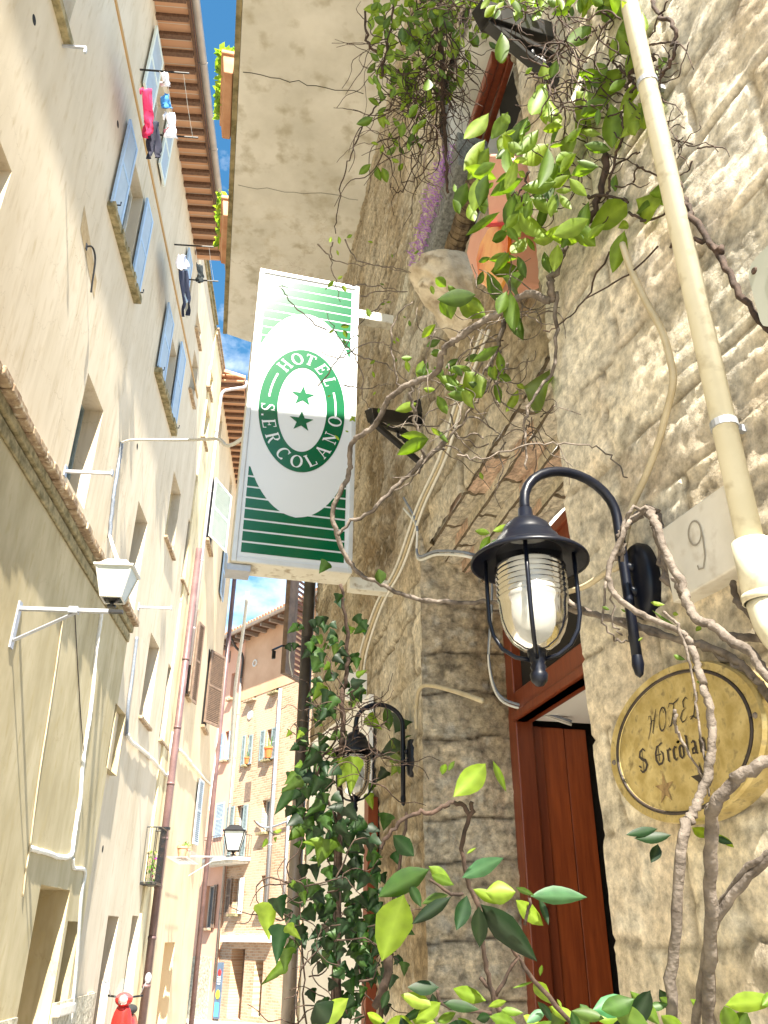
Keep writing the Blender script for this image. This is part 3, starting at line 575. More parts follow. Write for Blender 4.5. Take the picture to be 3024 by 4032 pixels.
# laundry
def cloth(label, quad, w, col, cat='garment', legs=0, group='laundry on the line', sleeves=False):
    mt = MT('fabric', col, tuple(min(1, c*1.25+.01) for c in col), scale=20, rough=.9); m = MB()
    q = [FL.at(x, y, w) for x, y in quad]; n, k = 8, 14; g = []
    ph = random.uniform(0, 6)
    for j in range(k+1):
        t = j/k
        for i in range(n+1):
            s = i/n
            if legs and t > .35: s = s*(1-.18*(t-.35)) if s < .5 else 1-(1-s)*(1-.18*(t-.35))
            pz = (1-.35*sin(t*pi)*(0 if legs else .4)); s2 = .5+(s-.5)*pz
            p = (q[0]*(1-s2)+q[1]*s2)*(1-t)+(q[3]*(1-s2)+q[2]*s2)*t
            g.append(p+FL.n*(.05*sin(s*9+t*5+ph)+.02*sin(s*23-t*7+ph))*(.3+t)+FL.d*(.035*sin(t*8+ph)+.015*sin(t*19+s*6))+np.array([0, 0, -.03*abs(sin(s*pi*2))*(1-t)]))
    i0 = m._a(g)
    for j in range(k):
        for i in range(n):
            if legs and j > 5 and i in (3, 4): continue
            a = i0+j*(n+1)+i; m.f.append((a, a+1, a+n+2, a+n+1))
    if sleeves:
        for sgn, c0 in ((-1, q[0]), (1, q[1])):
            o_ = FL.d*sgn*.12; m.poly([c0, c0+o_-np.array([0, 0, .2]), c0+o_*.6-np.array([0, 0, .25]), c0-np.array([0, 0, .18])])
    o = m.make('garment', mt, smooth=True); so = o.modifiers.new('th', 'SOLIDIFY'); so.thickness = .006
    return tag(o, label, cat, group)
cq = lambda *a: Z1(*a)
cloth('magenta shirt hanging under the top floor window near the eaves', cq(850, 520, 900, 530, 895, 800, 855, 830), .45, (.62, .02, .10), sleeves=True)
cloth('black trousers hanging beside the magenta shirt', cq(905, 700, 945, 720, 940, 950, 865, 950), .45, (.012, .012, .03), legs=1)
cloth('small white cloth at the start of the outer line', cq(955, 430, 990, 440, 1000, 520, 970, 515), .75, (.7, .68, .7))
cloth('blue patterned swimsuit on the outer line', cq(968, 540, 1000, 550, 1000, 640, 965, 630), .75, (.05, .22, .5))
cloth('white shirt on the outer line by the rafters', cq(985, 670, 1030, 680, 1050, 820, 985, 810), .75, (.72, .70, .72), sleeves=True)
cloth('white towel with pink stripe on the far laundry rack', cq(1055, 1500, 1110, 1510, 1105, 1600, 1055, 1610), .45, (.7, .66, .70))
cloth('navy trousers hanging long from the far laundry rack', cq(1065, 1600, 1110, 1610, 1130, 1880, 1085, 1885), .45, (.015, .02, .05), legs=1)
cloth('black top on the outer line of the far laundry rack', cq(1170, 1560, 1200, 1580, 1200, 1690, 1170, 1670), .75, (.015, .02, .02))
def rack(label, a, b, z):
    r = thing('laundry_rack', FL.p(a, 0, z), label, 'laundry rack', 'laundry racks on the top floor')
    for x in (a, b): m = MB(); m.box(FL, x-.012, x+.012, 0, .85, z-.012, z+.012); m.make('arm', m_iron, r)
    for w in (.45, .75): m = MB(); m.tube([FL.p(a, w, z), FL.p((a+b)/2, w, z-.04), FL.p(b, w, z)], .004, 4); m.make('line', m_cable, r)
u0_, z0_ = FL.on(*Z1(830, 413)[0]); u1_, _ = FL.on(*Z1(955, 875)[0], .2)
rack('iron clothes rack with the magenta shirt and black trousers', u0_, u1_, z0_)
u0_, z0_ = FL.on(*Z1(1035, 1452)[0]); u1_, _ = FL.on(*Z1(1140, 1750)[0], .3)
rack('smaller iron clothes rack with the navy trousers', u0_, u1_, z0_)
# flower pots on a wire shelf beyond the drainpipe
uu, zz = FL.on(*Z4(560, 470)[0], .3)
sh = thing('wire_shelf', FL.p(uu, 0, zz), 'thin wire shelf on the left wall carrying flower pots', 'shelf')
m = MB()
for w in np.linspace(.1, .55, 6): m.tube([FL.p(uu-.5, w, zz-.02), FL.p(uu+1.8, w, zz-.02)], .006, 4)
for x in np.linspace(uu-.5, uu+1.8, 12): m.tube([FL.p(x, 0, zz-.02), FL.p(x, .55, zz-.02), FL.p(x, .55, zz+.18)], .006, 4)
m.make('wires', m_galv, sh)
for i, (du, lab) in enumerate(((-.15, 'terracotta pot nearest the drainpipe on the wire shelf'), (.35, 'second terracotta pot on the wire shelf, behind the first'))):
    pot = thing('flower_pot', FL.p(uu+du, .35, zz), lab, 'flower pot', 'pots on the wire shelf')
    m = MB(); m.lathe(FL.p(uu+du, .35, zz), [(0, 0), (.09, 0), (.13, .2), (.145, .2), (.145, .25), (.12, .25), (.11, .22), (0, .22)], 20); m.make('pot', m_tileL, pot, smooth=False)
    tuft(FL, uu+du-.12, uu+du+.12, .25, .5, zz+.2, zz+.35, 30, GR, .04).make('foliage', m_leaf, pot)
# ---------------------------------------------------------------- houses closing the street
def rb(pts, w=0):
    r = FB.rect(pts, w); return (min(r[0], r[1]), max(r[0], r[1]), min(r[2], r[3]), max(r[2], r[3]))
US = FB.on(940, 2870)[0]
def hopen(q, d=.25): return (*rb(q), d)
k1 = [hopen(ZB(365, 1040, 450, 1030, 440, 1250, 350, 1270)), hopen(ZB(615, 940, 695, 950, 690, 1160, 610, 1190)),
      hopen(ZB(350, 1650, 380, 1640, 350, 1965, 322, 1975)), hopen(ZB(560, 1590, 625, 1570, 600, 1905, 540, 1915)),
      hopen(ZC(285, 370, 345, 365, 325, 795, 255, 800)), hopen(ZC(500, 320, 570, 315, 550, 590, 485, 600)),
      hopen(ZC(260, 990, 322, 985, 300, 1280, 245, 1285)), hopen(ZC(485, 955, 560, 960, 540, 1220, 480, 1250)), hopen(ZC(205, 1570, 345, 1585, 325, 2170, 235, 2180), .6), hopen(ZC(415, 1665, 505, 1680, 485, 2150, 430, 2150), .6)]
kp = [hopen(ZB(175, 960, 240, 970, 190, 1250, 160, 1255)), hopen(ZB(115, 1600, 165, 1600, 130, 1915, 80, 1925)), hopen(ZC(30, 1050, 105, 1040, 75, 1400, 5, 1405))]
ZT = 14.75
bb = thing('brick_house', FB.p(0, 0, -1.4), 'old sunlit brick house with shuttered windows closing the end of the street', 'building')
pb = thing('pink_house', FB.p(5, 0, -1.4), 'narrow pink plastered house beside the brick house at the end of the street', 'building')
m = MB(); wall_cells(m, FB, -9, US, -1.6, ZT, k1); shell(m, FB, -9, US, ZT, -8); m.make('wall', m_brickw, bb)
m = MB(); wall_cells(m, FB, US, US+9, -1.6, ZT, kp, w=.03); shell(m, FB, US, US+9, ZT, -8, w=.03); m.make('wall', m_pinkw, pb)
m = MB(); m.box(FB, -9, US, 0, .02, ZT-3.1, ZT); m.make('upper_plaster', MT('upper_peach_render', (.52, .31, .19), (.62, .40, .26), scale=.8, rough=.9), bb)
m = MB(); m.box(FB, US+.5, US+9, .03, .07, -1.6, .9); m.make('plinth', m_plinth, pb)
for root, a, b in ((bb, -9, US), (pb, US, US+9)):
    m = MB(); m.box(FB, a, b, -.2, .85, ZT, ZT+.06); m.make('soffit', m_rafter, root); m = MB(); k = a+.2
    while k < b-.1: m.box(FB, k, k+.12, -.1, .8, ZT-.16, ZT-.002); k += .75
    m.make('rafters', m_gutter, root); gutter(root, FB, a, b, .93, ZT+.06, .11)
    m = MB(); k = a; P = FB.p
    m.hexa([P(a, .85, ZT+.1), P(b, .85, ZT+.1), P(b, -4, ZT+1.4), P(a, -4, ZT+1.4)], [P(a, .85, ZT+.16), P(b, .85, ZT+.16), P(b, -4, ZT+1.5), P(a, -4, ZT+1.5)])
    while k < b-.2: m.tube([P(k+.12, .95, ZT+.16), P(k+.12, -1, ZT+.68)], .10, 8); k += .25
    m.make('roof', m_tileL, root)
for i, r in enumerate(k1[:8]): window(bb, FB, r, .0 if i > 1 else .0, .22, frame=m_fwhite, sill=(m_sill if i else m_ledge, .22, .1), mull=i not in (2,))
m = MB(); m.box(FB, k1[8][0], k1[8][1], -.6, -.56, -1.6, k1[8][3]); m.make('door', m_brownsh, bb)
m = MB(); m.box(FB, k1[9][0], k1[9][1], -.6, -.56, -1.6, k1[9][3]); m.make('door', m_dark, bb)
m = MB(); m.box(FB, k1[9][0]-.6, k1[8][1]+.6, 0, .25, k1[8][3]+.25, k1[8][3]+.5); m.make('lintel', m_slab, bb)
for i, r in enumerate(kp): window(pb, FB, r, .03, .2, frame=m_fwhite, sill=(m_ledge, .2, .1))
def shB(root, pts, mat=m_greysh, w=.06, **k): r = rb(pts); shutter(root, FB, r, w, mat, mat, louvre=True, **k)
for q in ((310, 1650, 345, 1645, 315, 1975, 282, 1990), (385, 1645, 425, 1635, 395, 1960, 355, 1970), (505, 1600, 555, 1590, 530, 1920, 485, 1930), (630, 1568, 680, 1555, 655, 1900, 608, 1905)): shB(bb, ZB(*q))
for q in ((215, 380, 275, 375, 250, 795, 180, 800), (352, 365, 390, 360, 362, 795, 330, 797)): shB(bb, ZC(*q))
for q in ((215, 985, 255, 985, 235, 1285, 195, 1290),): shB(bb, ZC(*q), m_brownsh)
for q in ((325, 980, 362, 975, 335, 1280, 305, 1283),): shB(bb, ZC(*q), m_fwhite)
shB(pb, ZB(60, 1630, 112, 1615, 75, 1920, 28, 1940), m_blue); shB(pb, ZC(125, 350, 195, 345, 170, 630, 100, 645), m_bluep); shB(pb, ZC(108, 1038, 132, 1035, 105, 1400, 80, 1400), m_brownsh); shB(pb, ZB(170, 1600, 200, 1590, 168, 1905, 138, 1915), m_blue)
# balcony and pipes
bl = rb(ZC(200, 815, 400, 810, 395, 850, 90, 850)); zb = FB.on(*ZC(240, 845)[0])[1]
m = MB(); m.box(FB, bl[0], bl[1]+.8, 0, 1.0, zb-.05, zb+.1); m.box(FB, bl[0]+.1, bl[1]+.6, 0, .8, zb-.14, zb-.05); m.make('balcony', m_slab, bb, bevel=.02)
m = MB(); 
for z in (zb+.12, zb+.98): m.tube([FB.p(bl[0]+.03, 0, z), FB.p(bl[0]+.03, .97, z), FB.p(bl[1]+.77, .97, z), FB.p(bl[1]+.77, 0, z)], .014, 5)
for i in range(26): x = bl[0]+.03+(bl[1]-bl[0]+.74)*i/25; m.tube([FB.p(x, .97, zb+.1), FB.p(x, .97, zb+.98)], .008, 4)
for i in range(9): x = .97*i/8; m.tube([FB.p(bl[0]+.03, x, zb+.1), FB.p(bl[0]+.03, x, zb+.98)], .008, 4); m.tube([FB.p(bl[1]+.77, x, zb+.1), FB.p(bl[1]+.77, x, zb+.98)], .008, 4)
m.make('railing', m_iron, bb)
pipe(bb, FB, [(US, .95, ZT), (US-.02, .6, ZT-.5), (US-.02, .15, ZT-.9), (US-.02, .12, ZT-2)], .06, m_dkpipe); pipe(bb, FB, [(US-.02, .12, ZT-2), (US-.02, .12, 0)], .06, m_gutter, [(US-.02, .12, z) for z in (11, 9, 7, 4.5, 2.5)])
up = FB.on(*ZC(600, 500)[0])[0]; pipe(bb, FB, [(up, .12, 11.5), (up, .12, 2.8)], .08, m_galv, [(up, .12, z) for z in (10, 7.4, 5)]); pipe(bb, FB, [(up-1.2, .1, 6.2), (up-1.2, .1, 2.8)], .06, m_galv)
pipe(bb, FB, [(bl[0]-.4, .1, 6), (bl[0]-1.4, .1, 5.7), (bl[0]-3.5, .1, 5.9)], .04, m_galv)
m = MB(); u, z = FB.on(*ZC(378, 250)[0]); m.box(FB, u-.25, u+.25, -.02, .02, z-.4, z+.4); m.make('vent', m_brownsh, bb); m = MB(); u, z = FB.on(*ZB(138, 802)[0]); m.box(FB, u-.25, u+.25, .0, .05, z-.3, z+.3); m.make('vent', m_brownsh, pb)
m = MB(); u, z = FB.on(*ZB(433, 862)[0]); m.lathe(FB.p(u, .02, z), [(.12, 0), (.18, 0), (.18, .05), (.12, .05), (.12, 0)], 20, FB.n); u, z = FB.on(*ZB(375, 1425)[0]); m.lathe(FB.p(u, .0, z), [(0, .04), (.2, .04), (.22, 0)], 20, FB.n); m.make('wall_roundel', m_fwhite, bb)
# pots on the sills
for q, lab, s in (((578, 1885), 'orange flower pot on the right shuttered window of the brick house', 1), ((337, 1965), 'small red flower pot on the left shuttered window of the brick house', .6)):
    u, z = FB.on(*ZB(*q)[0], .1); r = k1[3] if s == 1 else k1[2]; z = r[2]+.02; pot = thing('flower_pot', FB.p(u, .1, z), lab, 'flower pot')
    m = MB(); m.lathe(FB.p(u, .1, z), [(0, 0), (.15*s, 0), (.22*s, .38*s), (.25*s, .38*s), (.25*s, .46*s), (0, .44*s)], 16); m.make('pot', MT('orange_pot', (.65, .16, .04), rough=.7), pot)
    m = MB(); m.cur = GR[0]; [m.tube([FB.p(u+a, .1, z+.4*s), FB.p(u+a*2, .1, z+.9*s)], [.05*s, .02*s], 5) for a in (-.08*s, .06*s)]; m.make('cactus', m_leaf, pot)
# second street lantern, on a bracket from the far corner
lp = pt(*ZC(252, 792)[0], 24.0)
ln2 = street_lantern('dark framed street lantern seen in front of the far brick house balcony', lp, FL, 0, 0, 0, .62, mat=m_iron)
m = MB(); uu2 = float(np.dot(lp-FL.o, FL.d)); m.beam(lp-np.array([0, 0, .03]), FL.p(uu2, .02, lp[2]-.03), FL.d*.02, np.array([0, 0, .02])); m.beam(lp-FL.n*.4-np.array([0, 0, .03]), FL.p(uu2, .02, lp[2]-.55), FL.d*.015, np.array([0, 0, .015])); m.make('arm', m_galv, ln2)
# vertical banner on the corner of the brick house
q = [FB.on(*p, .35) for p in ZC(125, 1690, 160, 1690, 122, 2195, 82, 2195)]; a = (q[0][0]+q[2][0])/2; 
bn = thing('banner', FB.p(a, .3, -1.2), 'tall narrow dark blue banner with bright marks at the corner of the brick house', 'banner')
m = MB(); m.box(FB, a-.22, a+.22, .3, .34, q[2][1]+.1, q[0][1]); m.make('panel', MT('blue_banner', (.08, .10, .16), (.12, .2, .3), scale=2, rough=.4), bn)
m = MB(); h = q[0][1]-q[2][1]; 
for i, zf in enumerate((.62, .66, .7, .74)): m.box(FB, a-.1, a+.12, .341, .35, q[2][1]+h*zf, q[2][1]+h*(zf+.025))
m.make('white_marks', m_fwhite, bn); m = MB(); m.lathe(FB.p(a, .345, q[2][1]+h*.45), [(0, .01), (.16, .01), (.17, 0)], 16, FB.n); m.make('yellow_emblem', MT('yellow_ink', (.5, .5, .05)), bn)
m = MB(); m.lathe(FB.p(a, .345, q[2][1]+h*.82), [(0, .01), (.12, .01), (.13, 0)], 16, FB.n); m.make('red_emblem', MT('red_ink', (.6, .03, .03)), bn); m = MB(); m.box(FB, a-.15, a+.18, .341, .35, q[2][1]+h*.08, q[2][1]+h*.32); m.make('light_blue_block', MT('light_blue_ink', (.1, .4, .75)), bn)
# ---------------------------------------------------------------- stone walls of the hotel
def stone_wall(fr, u0, u1, z0, z1, step, holes, mat, name, root, seed=1, hmin=.16, hmax=.3, lmin=.3, lmax=.7, amp=.02, rough=.02, w0=0, pal=None, mort=.018, stepz=None, tilt=0, dark=None, sx=1., warp=.05, limeA=.5, jd=.018, bed=.5):
    rs = np.random.RandomState(seed); stepz = stepz or step
    us = np.linspace(u0, u1, int((u1-u0)/step)+2); zs = np.linspace(z0, z1, int((z1-z0)/stepz)+2); U, Z = np.meshgrid(us, zs)
    Wu = U+(fbm(U*3, Z*3, seed+5)-.5)*warp; Wz = Z+(fbm(U*2.5, Z*2.5, seed+9)-.5)*warp+tilt*U
    cz = [Wz.min()-.5]
    while cz[-1] < Wz.max()+.5: cz.append(cz[-1]+rs.uniform(hmin, hmax))
    cz = np.array(cz); ci = np.clip(np.searchsorted(cz, Wz)-1, 0, len(cz)-2); dz = np.minimum(Wz-cz[ci], cz[ci+1]-Wz)
    du = np.zeros_like(U); bid = np.zeros(U.shape, np.int64)
    for c in np.unique(ci):
        cu = [Wu.min()-1+rs.uniform(0, .5)]
        while cu[-1] < Wu.max()+1: cu.append(cu[-1]+rs.uniform(lmin, lmax))
        cu = np.array(cu); k = ci == c; j = np.clip(np.searchsorted(cu, Wu[k])-1, 0, len(cu)-2); du[k] = np.minimum(Wu[k]-cu[j], cu[j+1]-Wu[k]); bid[k] = c*131+j
    e = np.minimum(du, dz); edge = np.clip(e/mort, 0, 1); edge = edge*edge*(3-2*edge)
    hsh = _h(bid, bid*7+3, seed); h2 = _h(bid*3, bid+11, seed+2)
    fine = fbm(U*sx*13, Z*13, seed+20, 5); pit = np.clip(fbm(U*sx*30, Z*30, seed+33, 3)-.6, 0, 1)
    Wd = w0+(hsh-.5)*amp+(edge-1)*jd+(fine-.5)*rough*2-pit*rough*1.5
    pal = pal or [(.46, .38, .26), (.55, .48, .36), (.40, .33, .23), (.52, .40, .29), (.60, .54, .42), (.35, .29, .20)]
    pa = np.array(pal); ix = (hsh*len(pal)).astype(int) % len(pal); ix2 = (h2*len(pal)).astype(int) % len(pal)
    mixf = fbm(U*sx*4, Z*4, seed+41, 4)[..., None]; col = pa[ix]*(1-mixf)+pa[ix2]*mixf
    st = np.clip((fbm(U*sx*1.3, Z*1.0, seed+60, 5)-.42)*3, 0, 1)[..., None]; col = col*(1-st)+col*np.array([.50, .44, .36])*st
    wob = fbm(U*1.6, Z*1.6, seed+120, 3)*.35; bd = fbm(U*sx*1.1+3, (Z+wob*.5)*17, seed+111, 4); bf = fbm(U*sx*3, (Z+wob*.5)*60, seed+131, 3); bw = np.clip(fbm(U*1.2, Z*1.2, seed+140, 3)*3-.9, 0, 1); k_ = np.clip((bd-.5)*3.2+(bf-.5)*1.6, -1, 1)*bw*bed; col = col*(1+k_*.42)[..., None]; Wd = Wd+k_*.006
    pk = np.clip(fbm(U*sx*22, Z*22, seed+150, 3)-.60, 0, 1)*5; col = col*(1-np.clip(pk, 0, 1)*.5)[..., None]; fl = np.clip(fbm(U*sx*16+5, Z*19, seed+160, 3)-.60, 0, 1)*5; fl = np.clip(fl, 0, 1)[..., None]*.55; col = col*(1-fl)+np.array([.74, .70, .60])*fl
    cr = np.abs(fbm(U*sx*2.6+Z*1.2, Z*6-U*1.5, seed+88, 5)-.5); crk = np.clip(1-cr/.010, 0, 1)*np.clip(fbm(U*2, Z*2, seed+99, 3)*3-1.3, 0, 1); Wd = Wd-crk*.006; col = col*(1-crk*.65)[..., None]
    lime = np.clip((fbm(U*sx*2.2+9, Z*2.6, seed+70, 5)-.5)*5, 0, 1)[..., None]; col = col*(1-lime*limeA)+np.array([.70, .65, .54])*lime*limeA
    mc = np.array(dark or (.26, .21, .14)); col = col*edge[..., None]+mc*(1-edge[..., None])*.95
    Pn = fr.o[None, None]+fr.d*U[..., None]+fr.n*Wd[..., None]; Pn[..., 2] += Z
    org = ORG[root.name]; V = (Pn-org).reshape(-1, 3); ny, nx = U.shape
    uc = (us[:-1]+us[1:])/2; zc = (zs[:-1]+zs[1:])/2; keep = np.ones((ny-1, nx-1), bool)
    for h in holes: keep &= ~((uc[None, :] > h[0]) & (uc[None, :] < h[1]) & (zc[:, None] > h[2]) & (zc[:, None] < h[3]))
    jj, ii = np.nonzero(keep); a = jj*nx+ii; F_ = np.stack([a, a+1, a+nx+1, a+nx], 1)
    me = bpy.data.meshes.new(name); me.from_pydata(V.tolist(), [], F_.tolist()); me.update()
    ca = me.color_attributes.new('Col', 'FLOAT_COLOR', 'POINT'); ca.data.foreach_set('color', np.concatenate([col.reshape(-1, 3), np.ones((ny*nx, 1))], 1).astype(np.float32).ravel())
    me.polygons.foreach_set('use_smooth', [True]*len(me.polygons)); me.materials.append(mat)
    o = bpy.data.objects.new(name, me); C.objects.link(o); o.parent = root; ORG[o.name] = org; return o
hotel = thing('hotel_building', FR_.p(1, 0, 0), 'rough limestone hotel on the right with a wooden door and a stained balcony slab', 'building')
UR1 = FR_.on(2178, 1549)[0]
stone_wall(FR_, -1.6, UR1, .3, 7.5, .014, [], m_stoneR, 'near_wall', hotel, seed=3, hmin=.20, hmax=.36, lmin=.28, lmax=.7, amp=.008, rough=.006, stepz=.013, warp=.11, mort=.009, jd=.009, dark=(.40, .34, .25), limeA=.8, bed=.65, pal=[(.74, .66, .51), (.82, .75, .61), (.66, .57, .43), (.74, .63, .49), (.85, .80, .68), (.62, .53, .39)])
m = MB(); m.box(FR_, -1.6, UR1-.01, -.35, -.03, .3, 7.5); m.make('near_wall_core', m_slab, hotel)
# front beyond the doorway
UDN = FF.on(2178, 1549)[0]-.35
DZ = 3.42
hd = (UDN, 0, -1, DZ); hw = (-1.72, -.62, 4.75, 6.4)
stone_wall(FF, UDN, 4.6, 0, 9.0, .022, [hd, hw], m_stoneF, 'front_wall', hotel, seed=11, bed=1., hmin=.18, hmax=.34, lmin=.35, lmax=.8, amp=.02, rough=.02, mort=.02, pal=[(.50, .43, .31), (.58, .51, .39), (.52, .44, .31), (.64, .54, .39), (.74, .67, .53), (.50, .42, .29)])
FJ = Fr((0, 0), 0); FJ.o = FF.p(0, 0, 0); FJ.d = -FF.n; FJ.n = -FF.d
darkpal = [(.66, .55, .39), (.76, .66, .49), (.54, .45, .31), (.80, .71, .55), (.66, .54, .38)]
stone_wall(FJ, -.02, .50, 0, DZ+.15, .012, [], m_stone, 'door_jamb', hotel, seed=21, hmin=.17, hmax=.40, lmin=.9, lmax=1.6, amp=.03, rough=.028, w0=.0, warp=.12, jd=.014, bed=.6, pal=darkpal, dark=(.13, .10, .07), mort=.012, limeA=.0)
m = MB(); m.box(FF, 0.08, 4.55, -.36, -.08, 0, 9); m.make('front_wall_core', m_slab, hotel)
m = MB(); m.box(FF, UDN-.5, -.0, -.45, -.06, DZ+.3, 4.73); m.box(FF, UDN-.5, -1.73, -.45, -.06, 4.731, 6.4); m.box(FF, -.61, 0, -.45, -.06, 4.731, 6.4); m.box(FF, UDN-.5, 0, -.45, -.06, 6.41, 9); m.make('front_wall_core', m_slab, hotel)
# stepped stone lintel over the door
cols_ar = [(.72, .66, .54), (.78, .72, .61), (.70, .52, .40), (.66, .60, .48)]
for i in range(4):
    f2 = Fr((0, 0), 0); f2.o = FF.p(0, -.012-.10*i, DZ+.02-.045*i); f2.d = -FF.d; f2.n = np.array([0, 0, -1.])
    # underside as a displaced strip: u along wall toward camera, 'z' mapped inward
    n, k = 90, 7; m = MB()
    L0 = -UDN+.1
    for a in range(n):
        for b in range(k):
            def PP(a, b):
                u = L0*a/n; v = .10*b/k; r = (float(vn(u*14, v*40+i*9, 5))-.5)*.02+(float(vn(u*50, v*90, 8))-.5)*.008
                return f2.o-FF.d*u-FF.n*v+np.array([0, 0, r+(.0 if 0 < b < k else .006)])
            bi = int(u_ := (L0*a/n)/.34+i*.37); c = cols_ar[(bi*7+i) % 4]; jn = b == 0 or abs(((L0*a/n)/.34+i*.37) % 1-.5) > .47
            m.cur = (.2, .16, .11) if jn else c; m.poly([PP(a, b), PP(a+1, b), PP(a+1, b+1), PP(a, b+1)])
    for a in range(n):
        u = L0*a/n; ub = L0*(a+1)/n; p0 = f2.o-FF.d*u; p1 = f2.o-FF.d*ub; zz_ = np.array([0, 0, .06]); m.cur = cols_ar[(a//9+i) % 4]; m.poly([p0, p1, p1+zz_, p0+zz_])
    m.make('lintel_course', m_stone, hotel)
# door frame, transom and leaf
WD = -.42
zt = FF.on(2005, 2775, WD)[1]; ztop = min(FF.on(1996, 2085, WD)[1], DZ-.16)
m = MB(); m.box(FF, -.10, .0, WD-.09, WD, 0, ztop+.1); m.make('door_post', m_wood, hotel, bevel=.006)
m = MB(); m.box(FF, UDN, -.10, WD-.09, WD+.005, zt-.10, zt+.04); m.box(FF, UDN, -.10, WD-.06, WD+.02, zt-.10, zt-.06); m.make('transom_rail', m_wood, hotel, bevel=.006)
m = MB(); m.box(FF, UDN, -.10, WD-.09, WD+.005, ztop-.10, ztop+.04); m.box(FF, UDN, -.10, WD-.06, WD+.022, ztop-.03, ztop+.02); m.make('top_rail', m_wood, hotel, bevel=.006)
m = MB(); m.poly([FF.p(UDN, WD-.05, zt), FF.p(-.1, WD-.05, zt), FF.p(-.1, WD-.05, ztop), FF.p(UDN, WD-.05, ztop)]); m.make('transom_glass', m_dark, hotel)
leaf = MB(); x = 0
for i, wd in enumerate((.125, .12, .12)):
    leaf.box(FJ, .44+x, .44+x+wd-.004, .02, .06+(.004 if i == 1 else 0), .0, zt-.11); x += wd
lo = leaf.make('door', m_wood2, hotel, bevel=.003)
m = MB(); m.box(FJ, .44, .565, .063, .075, 0, zt-.11); m.make('door_edge', m_wood, lo, bevel=.004)
P = FF.p
m = MB(); m.box(FF, UDN-.3, -.105, -1.3, WD-.095, zt-.09, zt-.06); m.make('entrance_ceiling', MT('entrance_white', (.85, .84, .82), rough=.9), hotel)
m = MB(); m.poly([P(UDN-1, -.5, zt+.18), P(.5, -.5, zt+.18), P(.5, -4, zt+.18), P(UDN-1, -4, zt+.18)]); m.make('hall_ceiling', MT('white_ceiling', (.8, .78, .75), rough=.9), hotel)
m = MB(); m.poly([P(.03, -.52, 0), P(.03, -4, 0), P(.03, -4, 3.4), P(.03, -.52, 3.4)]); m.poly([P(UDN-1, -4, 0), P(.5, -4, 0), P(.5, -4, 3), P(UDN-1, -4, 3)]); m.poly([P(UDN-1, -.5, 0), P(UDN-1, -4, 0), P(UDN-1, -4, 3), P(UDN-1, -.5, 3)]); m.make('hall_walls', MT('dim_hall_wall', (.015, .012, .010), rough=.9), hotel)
# balcony slab overhead
def onz(x, y, z): r = ray(x, y); return EYE+r*((z-EYE[2])/r[2])
ZS = 8.5
oa, ob = onz(955, 0, ZS), onz(893, 1316, ZS); dv = (ob-oa)/np.linalg.norm(ob-oa); near = oa-dv*1.2
ia = FF.p(-1.2, -.1, ZS); ib = FF.p(float(np.dot(ob-FF.o, FF.d)), -.1, ZS); ib = FF.p(5.1, -.1, ZS)
slab_pts = [near, ob, ob+(ib-ob)*1.0, ia]
m = MB(); m.prism([near, ob, ib, ia], (0, 0, .22)); m.make('balcony_slab', m_slab, hotel, bevel=.01)
m = MB(); nn = np.cross(dv, [0, 0, 1.]); nn = nn if nn[0] < 0 else -nn; m.prism([near+nn*.002, near+nn*.05, ob+nn*.05, ob+nn*.002], (0, 0, .30)); m.make('balcony_edge', m_sill, hotel)
for (x0, y0, x1, y1) in ((955, 285, 1430, 370), (940, 735, 1410, 780)):
    m = MB(); pts = [onz(x0+(x1-x0)*t+random.uniform(-3, 3), y0+(y1-y0)*t+random.uniform(-8, 8), ZS-.002) for t in np.linspace(0, 1, 14)]; m.tube(pts, .0035 if y0 < 500 else .002, 4); m.make('balcony_crack', m_dark, hotel)
# unseen slab added above the frame to shade the lower half of the sign
m = MB(); m.prism([FR_.p(-.8, -.1, ZS-.3), FR_.p(1.65, -.1, ZS-.3), FR_.p(1.65, 1.2, ZS-.3), FR_.p(-.8, 1.2, ZS-.3)], (0, 0, .22)); m.make('sign_shade_slab', m_slab, hotel)
m = MB(); m.poly([FF.p(UDN-.4, -.03, 9), FF.p(4.6, -.03, 9), FF.p(4.6, -.03, 14), FF.p(UDN-.4, -.03, 14)]); m.poly([FR_.p(-2, -.05, 7.45), FR_.p(UR1, -.05, 7.45), FR_.p(UR1, -.05, 14), FR_.p(-2, -.05, 14)]); m.poly([FF.p(4.58, 0, 0), FF.p(4.58, -6, 0), FF.p(4.58, -6, 14), FF.p(4.58, 0, 14)]); m.make('upper_wall', m_slab, hotel)
